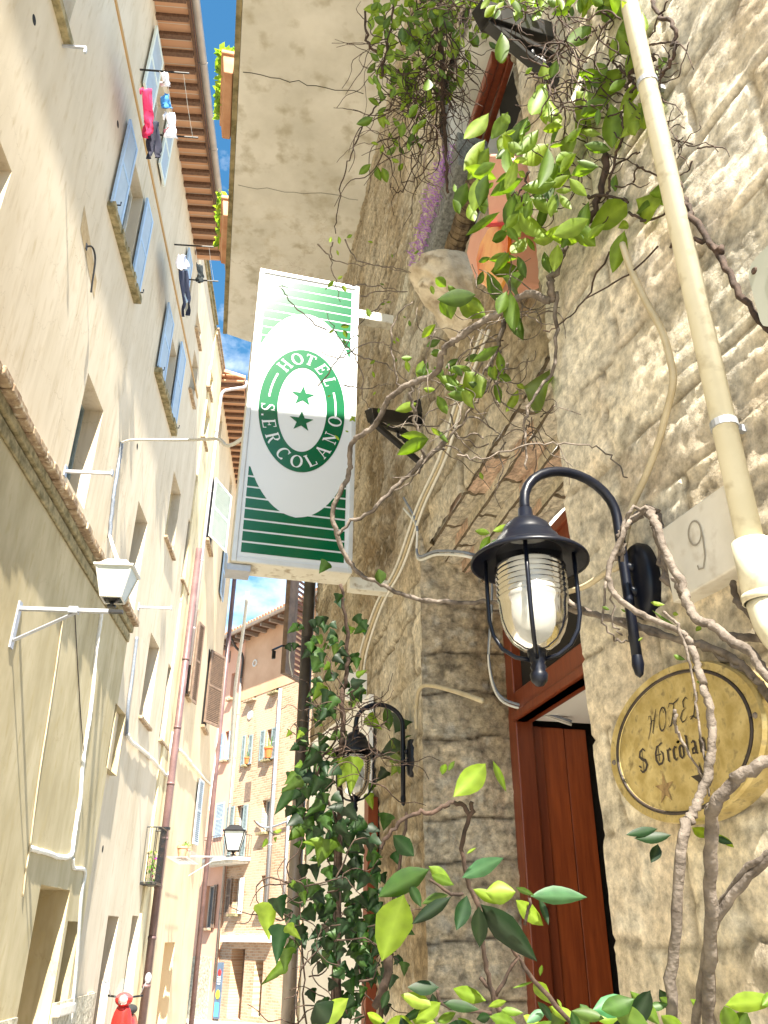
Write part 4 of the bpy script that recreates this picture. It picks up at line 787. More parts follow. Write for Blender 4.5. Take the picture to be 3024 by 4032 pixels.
# planters on the balcony rim
for i, (xa, ya, yb, lab) in enumerate(((900, 240, 500, 'larger terracotta planter with leafy plants on the balcony rim, top of the photo'), (888, 800, 990, 'smaller terracotta planter lower down the balcony rim'))):
    p0 = onz(xa+40, ya+55, ZS+.12)+nn*.055; p1 = onz(xa+28, yb+55, ZS+.12)+nn*.055; u = (p1-p0)/np.linalg.norm(p1-p0)
    pl = thing('planter_box', p0, lab, 'planter', 'planters on the balcony rim')
    m = MB(); z3 = np.array([0, 0, 1.]); b0 = [p0+nn*.0, p0+nn*.08, p1+nn*.08, p1+nn*.0]; t0 = [p0-u*.02-nn*.01, p0+nn*.11-u*.02, p1+nn*.11+u*.02, p1+u*.02-nn*.01]; m.hexa(b0, [q+z3*.22 for q in t0]); m.hexa([q+z3*.22 for q in [p0-u*.04-nn*.01, p0+nn*.125-u*.04, p1+nn*.125+u*.04, p1+u*.04-nn*.01]], [q+z3*.27 for q in [p0-u*.04-nn*.01, p0+nn*.125-u*.04, p1+nn*.125+u*.04, p1+u*.04-nn*.01]]); m.make('box', m_tileL, pl, bevel=.01)
    m = MB()
    for k in range(260):
        s = random.random(); p = p0+(p1-p0)*s+nn*random.uniform(.0, .17)+z3*random.uniform(.22, .42); m.cur = random.choice([(.22, .36, .05), (.32, .45, .08), (.12, .24, .04)]); v = np.array([random.gauss(0, 1) for _ in range(3)]); v /= np.linalg.norm(v); q = np.cross(v, z3)+.01; q /= np.linalg.norm(q); sz = random.uniform(.03, .06); m.poly([p-v*sz, p+q*sz*.6, p+v*sz, p-q*sz*.6])
    m.make('foliage', m_leaf, pl)
# window above the door
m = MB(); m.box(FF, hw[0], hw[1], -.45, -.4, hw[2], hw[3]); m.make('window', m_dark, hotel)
a_, b_ = pt(1950, 235, 4.25), pt(1850, 560, 4.6)
m = MB(); a_, b_ = pt(1948, 225, 4.3), pt(1828, 600, 4.75); m.beam(a_, b_, np.array([.018, .01, 0]), np.array([0, -.01, .03])); m.beam(a_+np.array([.045, 0, .0]), b_+np.array([.05, 0, .0]), np.array([.02, .01, 0]), np.array([0, 0, .015])); m.beam(a_+np.array([.085, 0, 0]), b_+np.array([.10, 0, .0]), np.array([.016, .01, 0]), np.array([0, 0, .03])); m.make('window_frame', m_wood, hotel, bevel=.005)
pk = thing('window_hood', pt(1975, 900, 4.1), 'salmon pink box with an arched orange glass front under the window above the door', 'glazed box')
def pprism(pts, t, th=.03, bow=0):
    P_ = [FF.at(x, y, t) for x, y in pts]; mm = MB(); mm.prism(P_, -FF.n*th); return mm
pprism([(1905, 605), (1990, 605), (2010, 880), (1925, 885)], .16, .2).make('box', m_pink, pk, bevel=.01)
arch = [(1835, 1000), (1850, 930), (1885, 880), (1930, 850), (2010, 850), (2015, 960), (1995, 1110), (1950, 1150), (1870, 1110)]
pprism(arch, .12, .14).make('frame', m_pink, pk, bevel=.01)
arc2 = [(1875, 1020), (1890, 960), (1920, 905), (1955, 872), (1998, 872), (2000, 960), (1985, 1095), (1950, 1170), (1885, 1100)]
pprism(arc2, .135, .014).make('glass', m_orange, pk)
pprism([(1905, 880), (2010, 872), (2010, 882), (1905, 892)], .175, .02).make('moulding', MT('red_line', (.5, .03, .04)), pk)
# window box: grey mesh trough, lavender, bamboo roll
wb = thing('window_box', pt(1720, 1040, 4.7), 'grey mesh window box of purple blossoms with a dark bamboo roll, above the door', 'window box')
A0, B0 = pt(1862, 600, 4.25), pt(1722, 1050, 4.75)
m = MB(); m.beam(A0, B0, np.array([.085, .03, 0]), np.array([0, -.03, .09])); m.make('trough', m_mesh, wb, bevel=.01)
m = MB(); A1, B1 = pt(1890, 690, 4.2), pt(1768, 1050, 4.68)
for i in range(16):
    p = A1+(B1-A1)*i/16; q = A1+(B1-A1)*(i+.92)/16; m.tube([p, q], .062+random.uniform(-.006, .006), 10)
m.make('bamboo_roll', m_wick, wb)
m = MB()
for k in range(900):
    s = random.random(); cl = abs(sin(s*11)); 
    if random.random() > .25+cl: continue
    base = pt(1835-145*s, 600+450*s, 4.25+.5*s); p = base+np.array([random.uniform(-.12, .02), random.uniform(-.03, .03), random.uniform(-.03, .10)]); v = np.array([random.gauss(-.6, .6), random.gauss(0, .5), random.gauss(.5, .6)]); v /= np.linalg.norm(v); m.tube([p, p+v*random.uniform(.015, .04)], .0022, 3)
m.make('blossoms', m_lav, wb)
# carved corbel under the window box
cb = MB(); FCu, FCz = FF.on(1745, 1165, .12); prof = []
uc0 = FCu
prf = [(0, .42), (.36, .42), (.38, .33), (.33, .24), (.30, .16), (.24, .11), (.20, .0), (.13, -.10), (.07, -.16), (.0, -.2)]
nS, nP = 26, 60
Pr = []
for i in range(nP+1):
    t = i/nP*(len(prf)-1); j = min(int(t), len(prf)-2); f_ = t-j; Pr.append((prf[j][0]*(1-f_)+prf[j+1][0]*f_, prf[j][1]*(1-f_)+prf[j+1][1]*f_))
cb.cur = (.66, .60, .48)
grid = []
for i, (w, z) in enumerate(Pr):
    for k in range(nS+1):
        s = k/nS; u = uc0-.14+.28*s; bulge = sin(pi*s)**.5; hole = math.exp(-((s-.45)**2/.03+((i/nP-.62)**2)/.012))
        ns = (float(fbm(u*14, z*14+w*11, 4))-.5)*.05+(float(vn(u*60, z*60+w*40, 6))-.5)*.008
        ww = w*(.55+.45*bulge)+ns-.14*hole+.022*cos(math.hypot((s-.5)*2.2, (i/nP-.55)*2.6)*14)*bulge; grid.append(FF.p(u, ww*.72, FCz-.08+z*.6+ns*.4))
i0 = cb._a(grid)
for i in range(nP):
    for k in range(nS): a = i0+i*(nS+1)+k; cb.f.append((a, a+1, a+nS+2, a+nS+1))
for side in (0, nS):
    cb.f.append(tuple(i0+i*(nS+1)+side for i in range(nP+1)))
cb.c = []; cb.make('corbel', m_corb, hotel, smooth=True)
# cream drainpipe on the near wall
wP = .05; t0 = FR_.at(2497, 0, wP); b0 = FR_.at(2960, 2150, wP); ub = (FR_.on(2575, 430, wP)[0]+FR_.on(2990, 2310, wP)[0])/2
zj = FR_.on(2985, 2160, wP)[1]
pipe(hotel, FR_, [(ub, wP, 7.4), (ub, wP, zj)], .0245, m_cream, [], 'cream_drainpipe', 1.02)
m = MB(); m.tube([FR_.p(ub, wP, zj+.02), FR_.p(ub, wP, zj-.10)], .034, 18); m.tube(bez([FR_.p(ub, wP, zj-.1), FR_.p(ub-.01, wP, zj-.15), FR_.p(ub-.04, wP+.0, zj-.19), FR_.p(ub-.12, wP, zj-.2)], 5), .031, 18); m.tube([FR_.p(ub, wP, zj-.085), FR_.p(ub, wP, zj-.10)], .0365, 18); m.make('pipe_elbow', m_cream, hotel, smooth=True)
for z in (zj+.28, zj+1.35):
    m = MB(); m.tube([FR_.p(ub, wP, z-.008), FR_.p(ub, wP, z+.008)], .0272, 18); m.box(FR_, ub-.006, ub+.006, .0, wP-.02, z-.008, z+.008); m.make('pipe_clip', m_galv, hotel)
# dark pipe at the far corner of the hotel
up4 = 4.62; m = MB(); m.tube([FF.p(up4, .08, 4.5), FF.p(up4, .08, 3.0)], .065, 14); m.make('dark_drainpipe', m_dkpipe, hotel, smooth=True); m = MB(); m.tube([FF.p(up4, .08, 3.0), FF.p(up4, .08, 0)], .065, 14); m.make('lower_drainpipe', m_gutter, hotel, smooth=True)
m = MB(); m.tube([FF.p(up4, .08, 4.5), FF.p(up4, .08, 8.4)], .065, 14); m.make('dark_drainpipe', m_dkpipe, hotel, smooth=True)
# brown shutter box beyond the corner
sb = thing('brown_shutter', pt(1140, 2660, 9.6), 'dark brown louvred shutter swung out beyond the hotel corner under the sign', 'shutter')
bl_, br_ = pt(1104, 2652, 9.3), pt(1192, 2676, 9.75); axu = br_-bl_; axu[2] = 0; 
fs = Fr((0, 0), 0); fs.o = np.array([bl_[0], bl_[1], 0]); fs.d = axu/np.linalg.norm(axu); fs.n = np.array([fs.d[1], -fs.d[0], 0]); Lw = np.linalg.norm(axu)
if fs.n[1] > 0: fs.n = -fs.n
z0s = bl_[2]; m = MB(); m.box(fs, 0, .14, 0, .06, z0s, z0s+2.4); m.box(fs, .16, .22, 0, .05, z0s, z0s+2.4); m.box(fs, Lw-.02, Lw+.06, 0, .05, z0s, z0s+2.4); m.box(fs, .22, Lw-.02, 0, .045, z0s, z0s+.05); m.make('frame', m_brownsh, sb)
m = MB(); n = 34
for k in range(n):
    z = z0s+.06+2.3*k/n; P = fs.p; m.hexa([P(.2, .03, z), P(Lw, .03, z), P(Lw, 0, z+.05), P(.2, 0, z+.05)], [P(.2, .036, z+.008), P(Lw, .036, z+.008), P(Lw, .006, z+.058), P(.2, .006, z+.058)])
m.make('louvres', MT('red_brown_louvre', (.20, .075, .04), (.30, .12, .07), scale=8, rough=.6), sb)
m = MB(); m.tube([pt(1190, 2545, 8.9), pt(1110, 2543, 8.7), pt(1073, 2560, 8.4)], .012, 5); m.lathe(pt(1078, 2575, 8.4), [(0, -.05), (.02, -.05), (.02, .03), (0, .03)], 8)
tag(m.make('clothesline_arm', m_iron), 'dark iron clothesline arm in front of the brown shutter', 'bracket')
cable('pale clothesline dangling from the iron arm at the brown shutter', [pt(1143, 2552, 8.8), pt(1140, 2600, 8.8), pt(1152, 2665, 8.8)], .006, m_cable)
cable('long white cable hanging across the sky below the hotel sign', [pt(975, 2330, 16), pt(970, 2380, 16), pt(955, 2500, 16.5), pt(935, 2640, 17), pt(920, 2780, 18), pt(905, 3000, 19)], .035, m_cable)
# white board on the front, beyond the corner
wq = Fr((0, 0), -18); wq.o = FF.p(1.45, .05, 0)
zbo = wq.on(1440, 2760)[1]
wbd = thing('white_board', wq.p(0, 0, 0), 'tall white painted board fixed to the hotel front behind the ivy', 'board')
uwb = wq.on(1222, 3400)[0]; print('WB', uwb)
m = MB(); m.box(wq, -.25, uwb, 0, .03, .2, zbo-.0); m.make('panel', m_whitep, wbd)
m = MB(); m.box(wq, -.33, -.25, -.01, .05, .2, 2.35); m.make('brown_edge', m_wood, wbd)
ui, zi = wq.on(1285, 3690, .03); s = .16; m = MB(); Pq = lambda a, b: wq.p(ui-a*s*2.2, .032, zi+b*s)
def disc(m, P_, cx, cy, rx, ry=None, n=16): ry = ry or rx; m.poly([P_(cx+rx*cos(2*pi*i/n), cy+ry*sin(2*pi*i/n)) for i in range(n)])
disc(m, Pq, -.1, .75, .16); m.poly([Pq(-.4, .5), Pq(.1, .5), Pq(.3, .1), Pq(-.4, .0)]); m.poly([Pq(.35, .1), Pq(.75, .5), Pq(.85, .4), Pq(.45, 0)]); m.poly([Pq(-.9, -.1), Pq(.9, -.1), Pq(.9, -.25), Pq(-.9, -.25)]); m.make('pictogram', m_engr, wbd)
m = MB(); p0 = pt(1475, 2630, 5.2); m.box(wq, -.10, -.07, 0, .14, wq.on(1480, 2730)[1], wq.on(1490, 2610)[1]); tag(m.make('wall_vent', m_whitep), 'small white slotted plate on the hotel front above the far lamp', 'plate')
# ---------------------------------------------------------------- illuminated hotel sign
azs = -14.5; sc0 = FF.p(.62, 0, 0)
e_x = np.array([-cos(radians(azs)), sin(radians(azs)), 0]); e_x = -e_x        # from outer end toward wall
s_n = np.array([-sin(radians(azs)), -cos(radians(azs)), 0]);                 # faces the camera
ys = 4.62; so = np.array([0.0, ys, 0])
def ons(x, y): r = ray(x, y); t = np.dot(so-EYE, s_n)/np.dot(r, s_n); return EYE+r*t
cs = [ons(1048, 1080), ons(1410, 1140), ons(1352, 2235), ons(920, 2195)]   # TL TR BR BL of the lit face
xs = [float(np.dot(c-so, e_x)) for c in cs]; zz4 = [c[2] for c in cs]
XL, XR = (xs[0]+xs[3])/2, (xs[1]+xs[2])/2; SZ0, SZ1 = (zz4[2]+zz4[3])/2, (zz4[0]+zz4[1])/2
print('SIGN', xs, zz4)
sg = thing('hotel_sign', so+e_x*XR+np.array([0, 0, SZ0]), 'tall green and white illuminated hotel sign with two stars, projecting from the stone front', 'sign')
fs_ = Fr((0, 0), 0); fs_.o = so.copy(); fs_.d = e_x; fs_.n = s_n
FW = .045
m = MB(); m.box(fs_, XL-.03, XR+.03, -.20, -.004, SZ0-.03, SZ1+.03); m.make('casing', m_signb, sg, bevel=.006)
m = MB(); m.box(fs_, XL-.03, XL, -.004, .012, SZ0-.03, SZ1+.03); m.box(fs_, XR, XR+.03, -.004, .012, SZ0-.03, SZ1+.03); m.box(fs_, XL, XR, -.004, .011, SZ1, SZ1+.03); m.box(fs_, XL, XR, -.004, .011, SZ0-.03, SZ0); m.make('frame', m_signf, sg, bevel=.003)
m = MB(); m.box(fs_, XL, XR, -.003, .0, SZ0, SZ1); m.make('face', m_signw, sg)
CX, CZ = (XL+XR)/2, (SZ0+SZ1)/2; SW, SH = XR-XL, SZ1-SZ0
def SP(x, z, w=.002): return fs_.p(CX+x, w, CZ+z)
aw = SW/2-.022; ah = SH/2-.035
EA, EB = aw*1.22, SH*.362
ns = 8; gap = .012
hs = (ah-SH*.215)/ns
for sgn in (1, -1):
    m = MB()
    for i in range(ns):
        za = ah-hs*i; zb_ = ah-hs*(i+1)+gap
        K = 10; zl = [za+(zb_-za)*k/K for k in range(K+1)]
        ex = [EA*math.sqrt(max(0, 1-(z/EB)**2)) for z in zl]
        if max(ex) <= 0: m.poly([SP(-aw, sgn*za), SP(aw, sgn*za), SP(aw, sgn*zb_), SP(-aw, sgn*zb_)]); continue
        for k in range(K):
            for side in (-1, 1):
                x0, x1 = min(ex[k], aw), min(ex[k+1], aw)
                if x0 >= aw-.0005 and x1 >= aw-.0005: continue
                m.poly([SP(side*aw, sgn*zl[k]), SP(side*x0, sgn*zl[k]), SP(side*x1, sgn*zl[k+1]), SP(side*aw, sgn*zl[k+1])])
    m.make('green_stripes', m_green, sg)
#RING
def ring(m, a1, b1, a2, b2, w, n=96):
    for i in range(n):
        t, u = 2*pi*i/n, 2*pi*(i+1)/n; m.poly([SP(a1*cos(t), b1*sin(t), w), SP(a1*cos(u), b1*sin(u), w), SP(a2*cos(u), b2*sin(u), w), SP(a2*cos(t), b2*sin(t), w)])
RA, RB, IA, IB = SW*.43, SH*.218, SW*.245, SH*.150
m = MB(); ring(m, RA, RB, IA, IB, .003); m.make('green_ring', m_green, sg)
def starpts(cx, cz, r, rot=0, q=.40): return [(cx+(r if i % 2 == 0 else r*q)*sin(pi*i/5+rot), cz+(r if i % 2 == 0 else r*q)*cos(pi*i/5+rot)) for i in range(10)]
for z in (SH*.045, -SH*.045):
    m = MB(); p = starpts(0, z, SW*.125); m.poly([SP(x, y, .003) for x, y in p]); m.make('star', m_green, sg)
# serif letters as ribbons: each stroke = [(x,y)...], width list or number; cell 0..1 tall
def arcp(cx, cy, rx, ry, a0, a1, n=14): return [(cx+rx*cos(radians(a0+(a1-a0)*i/n)), cy+ry*sin(radians(a0+(a1-a0)*i/n))) for i in range(n+1)]
def warc(n, thick, thin, ph=0, a0=0, a1=360): return [thin+(thick-thin)*abs(cos(radians(a0+(a1-a0)*i/n)+ph)) for i in range(n+1)]
TK, TN = .17, .06
def serif(x, y, w=.3): return ([(x-w/2, y), (x+w/2, y)], TN)
SER = {
 'H': ([([(.18, 0), (.18, 1)], TK), ([(.72, 0), (.72, 1)], TK), ([(.18, .5), (.72, .5)], TN), serif(.18, .03), serif(.18, .97), serif(.72, .03), serif(.72, .97)], .9),
 'O': ([(arcp(.45, .5, .36, .48, 0, 360, 28), warc(28, TK, TN))], .9),
 'T': ([([(.4, 0), (.4, 1)], TK), ([(.04, .97), (.76, .97)], TN), ([(.06, 1), (.05, .76)], TN), ([(.74, 1), (.75, .76)], TN), serif(.4, .03)], .8),
 'E': ([([(.18, 0), (.18, 1)], TK), ([(.05, .97), (.66, .97)], TN), ([(.05, .03), (.68, .03)], TN), ([(.18, .5), (.5, .5)], TN), ([(.66, 1), (.66, .78)], TN), ([(.68, 0), (.70, .24)], TN), ([(.5, .38), (.5, .62)], TN)], .74),
 'L': ([([(.18, 0), (.18, 1)], TK), ([(.05, .03), (.66, .03)], TN), ([(.66, 0), (.68, .26)], TN), serif(.18, .97)], .72),
 'S': ([([(.56, .80), (.5, .92), (.36, .97), (.2, .92), (.13, .78), (.2, .64), (.36, .54), (.52, .43), (.6, .27), (.52, .10), (.36, .03), (.18, .08), (.11, .22)], [.05, .06, .06, .08, .12, .15, .17, .17, .13, .08, .06, .06, .05]), ([(.57, 1), (.57, .72)], TN), ([(.10, 0), (.10, .28)], TN)], .7),
 '.': ([([(.1, .08), (.24, .08)], .15)], .34),
 'R': ([([(.18, 0), (.18, 1)], TK), ([(.05, .97), (.4, .97), (.56, .93), (.64, .75), (.56, .57), (.4, .52), (.18, .52)], [.06, .06, .1, .16, .1, .06, .06]), ([(.38, .52), (.55, .2), (.7, .03), (.8, .03)], [.12, .15, .12, .05]), serif(.18, .03)], .82),
 'C': ([(arcp(.46, .5, .36, .48, 48, 312, 22), warc(22, TK, TN, 0, 48, 312)), ([(.70, 1), (.70, .72)], TN), ([(.70, .0), (.70, .18)], TN)], .8),
 'A': ([([(.08, .02), (.42, 1)], TN), ([(.40, 1), (.76, 0)], TK), ([(.2, .34), (.64, .34)], TN), serif(.08, .03, .24), serif(.76, .03)], .86),
 'N': ([([(.16, 0), (.16, 1)], TN), ([(.14, .98), (.74, .04)], TK), ([(.74, 0), (.74, 1)], TN), serif(.16, .03, .26), serif(.74, .97, .26), ([(.0, .97), (.16, .97)], TN)], .9)}
def ribbon(m, pts, wd, fn, k):
    n = len(pts); w = wd if hasattr(wd, '__len__') else [wd]*n; L = []; Rr = []
    for i in range(n):
        a = pts[max(i-1, 0)]; b = pts[min(i+1, n-1)]; dx, dy = b[0]-a[0], b[1]-a[1]; l = math.hypot(dx, dy)+1e-9; nx, ny = -dy/l*w[i]/2, dx/l*w[i]/2
        L.append((pts[i][0]+nx, pts[i][1]+ny)); Rr.append((pts[i][0]-nx, pts[i][1]-ny))
    for i in range(n-1): m.poly([fn(*L[i], k), fn(*Rr[i], k), fn(*Rr[i+1], k), fn(*L[i+1], k)])
LH = SW*.133; MA, MBq = (RA+IA)/2, (RB+IB)/2
def ring_letter(ch, deg, top):
    t = radians(deg); cx, cz = MA*cos(t), MBq*sin(t); nx, nz = cos(t)/MA, sin(t)/MBq; l = math.hypot(nx, nz); nx, nz = nx/l, nz/l
    ux, uz = (nx, nz) if top else (-nx, -nz); rx, rz = uz, -ux; st, wd = SER[ch]; m = MB()
    for k, (p, w) in enumerate(st): ribbon(m, p, w, lambda x, y, k: SP(cx+rx*(x-wd/2)*LH+ux*(y-.5)*LH, cz+rz*(x-wd/2)*LH+uz*(y-.5)*LH, .004+.0002*k), k)
    m.make('letter', m_signw, sg)
for ch, d in zip('HOTEL', (127, 104, 81, 58, 38)): ring_letter(ch, d, True)
for ch, d in zip('S.ERCOLANO', (184, 192.5, 202, 219, 242, 266, 289, 311, 331, 351)): ring_letter(ch, d, False)
for a0, a1 in ((142, 172), (24, -6)):
    m = MB(); P_ = [(MA*cos(radians(a)), MBq*sin(radians(a))) for a in np.linspace(a0, a1, 12)]; ribbon(m, P_, .012, lambda x, y, k: SP(x, y, .004), 0); m.make('ring_dash', m_signw, sg)
for z in (SZ1-.16, SZ0-.06):
    m = MB(); wl_ = np.dot(FF.at(1545, 1215)-so, e_x) if z > 4.5 else XR+.42; m.box(fs_, XR+.03, XR+.5, -.14, -.06, z-.04, z+.04); m.make('mounting_arm', m_signb, sg, bevel=.004)
m = MB(); m.box(fs_, XL-.05, XL+.09, -.16, -.02, SZ0-.075, SZ0-.035); m.make('hinge_plate', m_galv, sg)
# ---------------------------------------------------------------- wall lamps
def wall_lamp(label, base, fr, s=1., rot=0):
    """base: centre of back plate on the wall"""
    root = thing('wall_lamp', base, label, 'wall lamp', 'gooseneck wall lamps'); o = np.array(base); n = fr.n; d = fr.d; z = np.array([0, 0, 1.])
    if rot: n2 = n*cos(rot)+d*sin(rot); d = d*cos(rot)-n*sin(rot); n = n2
    Q = lambda w, h, u=0: o+(n*w+d*u+z*h)*s
    m = MB(); ax = n; N_ = 28
    prof = [(1, 0), (1, .018), (.9, .03), (.55, .036), (0, .038)]; rings = []
    for r_, w in prof: rings.append(m._a([Q(w, .095*r_*sin(2*pi*j/N_)+.0, .055*r_*cos(2*pi*j/N_)) for j in range(N_)]))
    for a, b in zip(rings, rings[1:]): m.f += [(a+j, a+(j+1) % N_, b+(j+1) % N_, b+j) for j in range(N_)]
    m.make('back_plate', m_lampb, root, smooth=True)
    m = MB(); rr = .012*s
    pts = [Q(.055, -.20), Q(.055, -.05), Q(.055, .08)]; R_ = .123; cw = .055+R_; ch = .160
    pts += [Q(cw-R_*cos(t), ch+R_*.84*sin(t)) for t in np.linspace(0, pi, 15)]; pts += [Q(cw+R_, .15), Q(cw+R_, .128)]
    m.tube(pts, rr, 12); m.tube([Q(.0, .03), Q(.055, .03)], rr, 10); m.tube([Q(.0, -.03), Q(.055, -.03)], rr, 10); m.lathe(Q(.055, -.235), [(0, 0), (.009*s, .008*s), (.014*s, .03*s), (.012*s, .05*s)], 12); m.make('gooseneck', m_lampb, root, smooth=True)
    c = Q(cw+R_, .042); 
    def LZ(prof, seg=40): mm = MB(); mm.lathe(c, [(r_*s, h*s) for r_, h in prof], seg); return mm
    LZ([(.0, .10), (.016, .10), (.018, .075), (.034, .068), (.052, .052), (.060, .034), (.062, .026), (.070, .022), (.074, .012), (.080, .008), (.084, -.002), (.120, -.022), (.131, -.032), (.132, -.040), (.126, -.038), (.080, -.012), (.07, -.006), (0, -.006)]).make('hood', m_lampb, root, smooth=True)
    pr = [(.074, -.012), (.074, -.045)]
    for k in range(7): h = -.045-k*.0125; pr += [(.0745, h), (.079, h-.006), (.0745, h-.012)]
    pr += [(.0735, -.150), (.071, -.175), (.063, -.20), (.050, -.222), (.030, -.238), (.012, -.244), (0, -.245)]
    LZ(pr, 48).make('glass', m_lampglass, root, smooth=True)
    LZ([(0, -.008), (.035, -.008), (.035, -.05), (.02, -.06), (.022, -.07), (.040, -.10), (.048, -.13), (.044, -.16), (.028, -.185), (0, -.195)], 24).make('bulb', m_bulb, root, smooth=True)
    m = MB()
    for k in range(4):
        a = 2*pi*k/4+.55; x = (n*cos(a)+d*sin(a)); m.tube([c+(x*r_+z*h)*s for r_, h in ((.098, -.022), (.098, -.10), (.097, -.165), (.090, -.20), (.072, -.232), (.045, -.252), (.015, -.26))], .0048*s, 8)
    m.make('cage', m_lampb, root, smooth=True)
    LZ([(0, -.236), (.022, -.236), (.018, -.262), (.014, -.27), (.017, -.276), (.014, -.284), (.019, -.292), (.017, -.306), (.008, -.316), (0, -.318)], 24).make('finial', m_lampb, root, smooth=True)
    return root
def fit_lamp(label, fr, plate, cap, w_off=0, s=1):
    base = fr.at(*plate, w_off); return wall_lamp(label, base, fr, s)
# ---------------------------------------------------------------- plaques on the near wall
def glyph_text(fn, m, gl, x0, sc, k0=0):
    k = k0
    for pts, w in gl:
        ribbon(m, [(x0+p[0]*sc, p[1]*sc) for p in pts], (w if not hasattr(w, '__len__') else 0) and w*sc or [q*sc for q in w], fn, k); k += 1
    return k
PD = .05
pu, pz = FR_.on(2702, 2925, PD)
q = [FR_.on(2390, 2900, PD), FR_.on(3020, 2900, PD), FR_.on(2702, 2590, PD), FR_.on(2702, 3240, PD)]
print('PLATE', q)
ra = (q[0][0]-q[1][0])/2; rb_ = (q[2][1]-q[3][1])/2; pu = (q[0][0]+q[1][0])/2; pz = (q[2][1]+q[3][1])/2
pq = thing('brass_plaque', FR_.p(pu, .02, pz), 'oval tarnished brass hotel plaque behind the vine stems on the near wall', 'plaque')
def PQ(x, y, w=.1): return FR_.p(pu-x, w-.05, pz+y)
m = MB(); N_ = 72; prof = [(1.0, .05), (1.0, .092), (.985, .10), (.90, .10), (.885, .094), (.87, .10), (.855, .0965), (.02, .0965)]; rings = [m._a([PQ(ra*r_*cos(2*pi*j/N_), rb_*r_*sin(2*pi*j/N_), w) for j in range(N_)]) for r_, w in prof]
for a, b in zip(rings, rings[1:]): m.f += [(a+j, a+(j+1) % N_, b+(j+1) % N_, b+j) for j in range(N_)]
m.make('plate', m_brass, pq, smooth=False)
m = MB()
for r_ in (.875,): m.tube([PQ(ra*r_*cos(2*pi*j/72), rb_*r_*sin(2*pi*j/72), .099) for j in range(73)], .0035, 6)
m.make('dark_rim', m_engr, pq, smooth=True)
def fine_text(word, x, y, h, sl=0, w=.0985): pass
SCR = {  # slanted script capitals
 'H': ([([(-.05, .62), (.02, .8), (.16, .78), (.22, .5), (.12, .1), (-.02, -.25)], [.02, .04, .05, .09, .06, .02]), ([(.58, 1), (.46, .6), (.34, 0), (.42, -.05)], [.03, .08, .07, .02]), ([(.1, .42), (.3, .55), (.52, .5)], [.02, .05, .02])], .75),
 'O': ([(arcp(.34, .45, .26, .5, 80, 440, 24), warc(24, .08, .02)), ([(.3, .9), (.42, .7), (.5, .85)], [.02, .05, .02])], .75),
 'T': ([([(.0, .8), (.12, 1), (.4, .92), (.7, 1.0), (.82, 1.08)], [.02, .06, .07, .06, .02]), ([(.46, .95), (.4, .5), (.26, .05), (.08, .0), (.05, .14)], [.04, .08, .08, .04, .02])], .8),
 'E': ([([(.66, .88), (.5, 1.0), (.32, .86), (.36, .62), (.52, .54), (.28, .46), (.14, .2), (.28, .0), (.5, .04), (.62, .2)], [.03, .05, .08, .07, .03, .06, .09, .06, .04, .02])], .74),
 'L': ([([(.3, .7), (.36, .98), (.6, 1.0), (.62, .8), (.42, .5), (.34, .12), (.12, .0), (.06, .1), (.24, .12), (.5, -.04), (.74, .06)], [.02, .05, .05, .04, .06, .08, .05, .03, .04, .07, .03])], .8)}
BLK = {  # broken black letters
 'S': ([([(.62, .86), (.45, 1.0), (.2, .9), (.12, .7), (.3, .56), (.55, .46), (.66, .25), (.5, .04), (.25, -.02), (.08, .12)], [.05, .1, .12, .16, .14, .16, .17, .12, .1, .05]), ([(.36, .95), (.36, .05)], .05), ([(.0, .3), (.2, .2)], .07)], .85),
 'E': ([([(.55, .95), (.3, .9), (.14, .6), (.14, .3), (.32, .04), (.6, .06), (.74, .25), (.74, .5), (.58, .66)], [.05, .13, .16, .16, .14, .12, .13, .12, .05]), ([(.4, .9), (.4, .2)], .06), ([(.2, .5), (.6, .5)], .06), ([(.5, .95), (.75, 1.02)], .1)], .95),
 'r': ([([(.14, .62), (.2, .56), (.2, .1), (.3, .0)], [.1, .15, .15, .08]), ([(.2, .5), (.36, .64), (.46, .54)], [.05, .1, .12])], .5),
 'c': ([([(.42, .56), (.3, .64), (.16, .5), (.16, .14), (.3, .0), (.44, .1)], [.1, .1, .15, .15, .1, .04])], .5),
 'o': ([([(.28, .64), (.14, .5), (.14, .14), (.28, .0), (.44, .12), (.44, .5), (.28, .64)], [.08, .15, .15, .08, .15, .15, .08])], .56),
 'l': ([([(.1, 1.0), (.2, .92), (.2, .1), (.32, .0)], [.08, .15, .15, .06])], .4),
 'a': ([([(.12, .56), (.28, .64), (.4, .52), (.4, .1), (.52, .0)], [.06, .1, .15, .15, .06]), ([(.4, .36), (.16, .26), (.16, .08), (.38, .06)], [.05, .12, .12, .05])], .6),
 'n': ([([(.12, .62), (.18, .56), (.18, .0)], [.08, .15, .13]), ([(.18, .5), (.4, .64), (.46, .5), (.46, .1), (.56, .0)], [.05, .1, .15, .15, .06])], .66), ' ': ([], .35)}
def engrave(word, font, x, y, h, slant, name):
    m = MB(); k = 0; tot = sum(font[c][1] for c in word)*h; X = x-tot/2
    for ch in word:
        st, wd = font[ch]
        for p, w in st:
            ww = [q_*h for q_ in w] if hasattr(w, '__len__') else w*h
            ribbon(m, [(X+(p_[0]+slant*p_[1])*h, y+p_[1]*h) for p_ in p], ww, lambda a, b, kk: PQ(a, b, .0975+.00004*kk), k); k += 1
        X += wd*h
    m.make(name, m_engr, pq)
engrave('HOTEL', SCR, -ra*.02, rb_*.22, rb_*.30, .25, 'script_lettering')
engrave('S', BLK, -ra*.50, -rb_*.24, rb_*.30, .05, 'blackletter_initial')
engrave('Ercolano', BLK, ra*.05, -rb_*.22, rb_*.27, .05, 'blackletter_name')
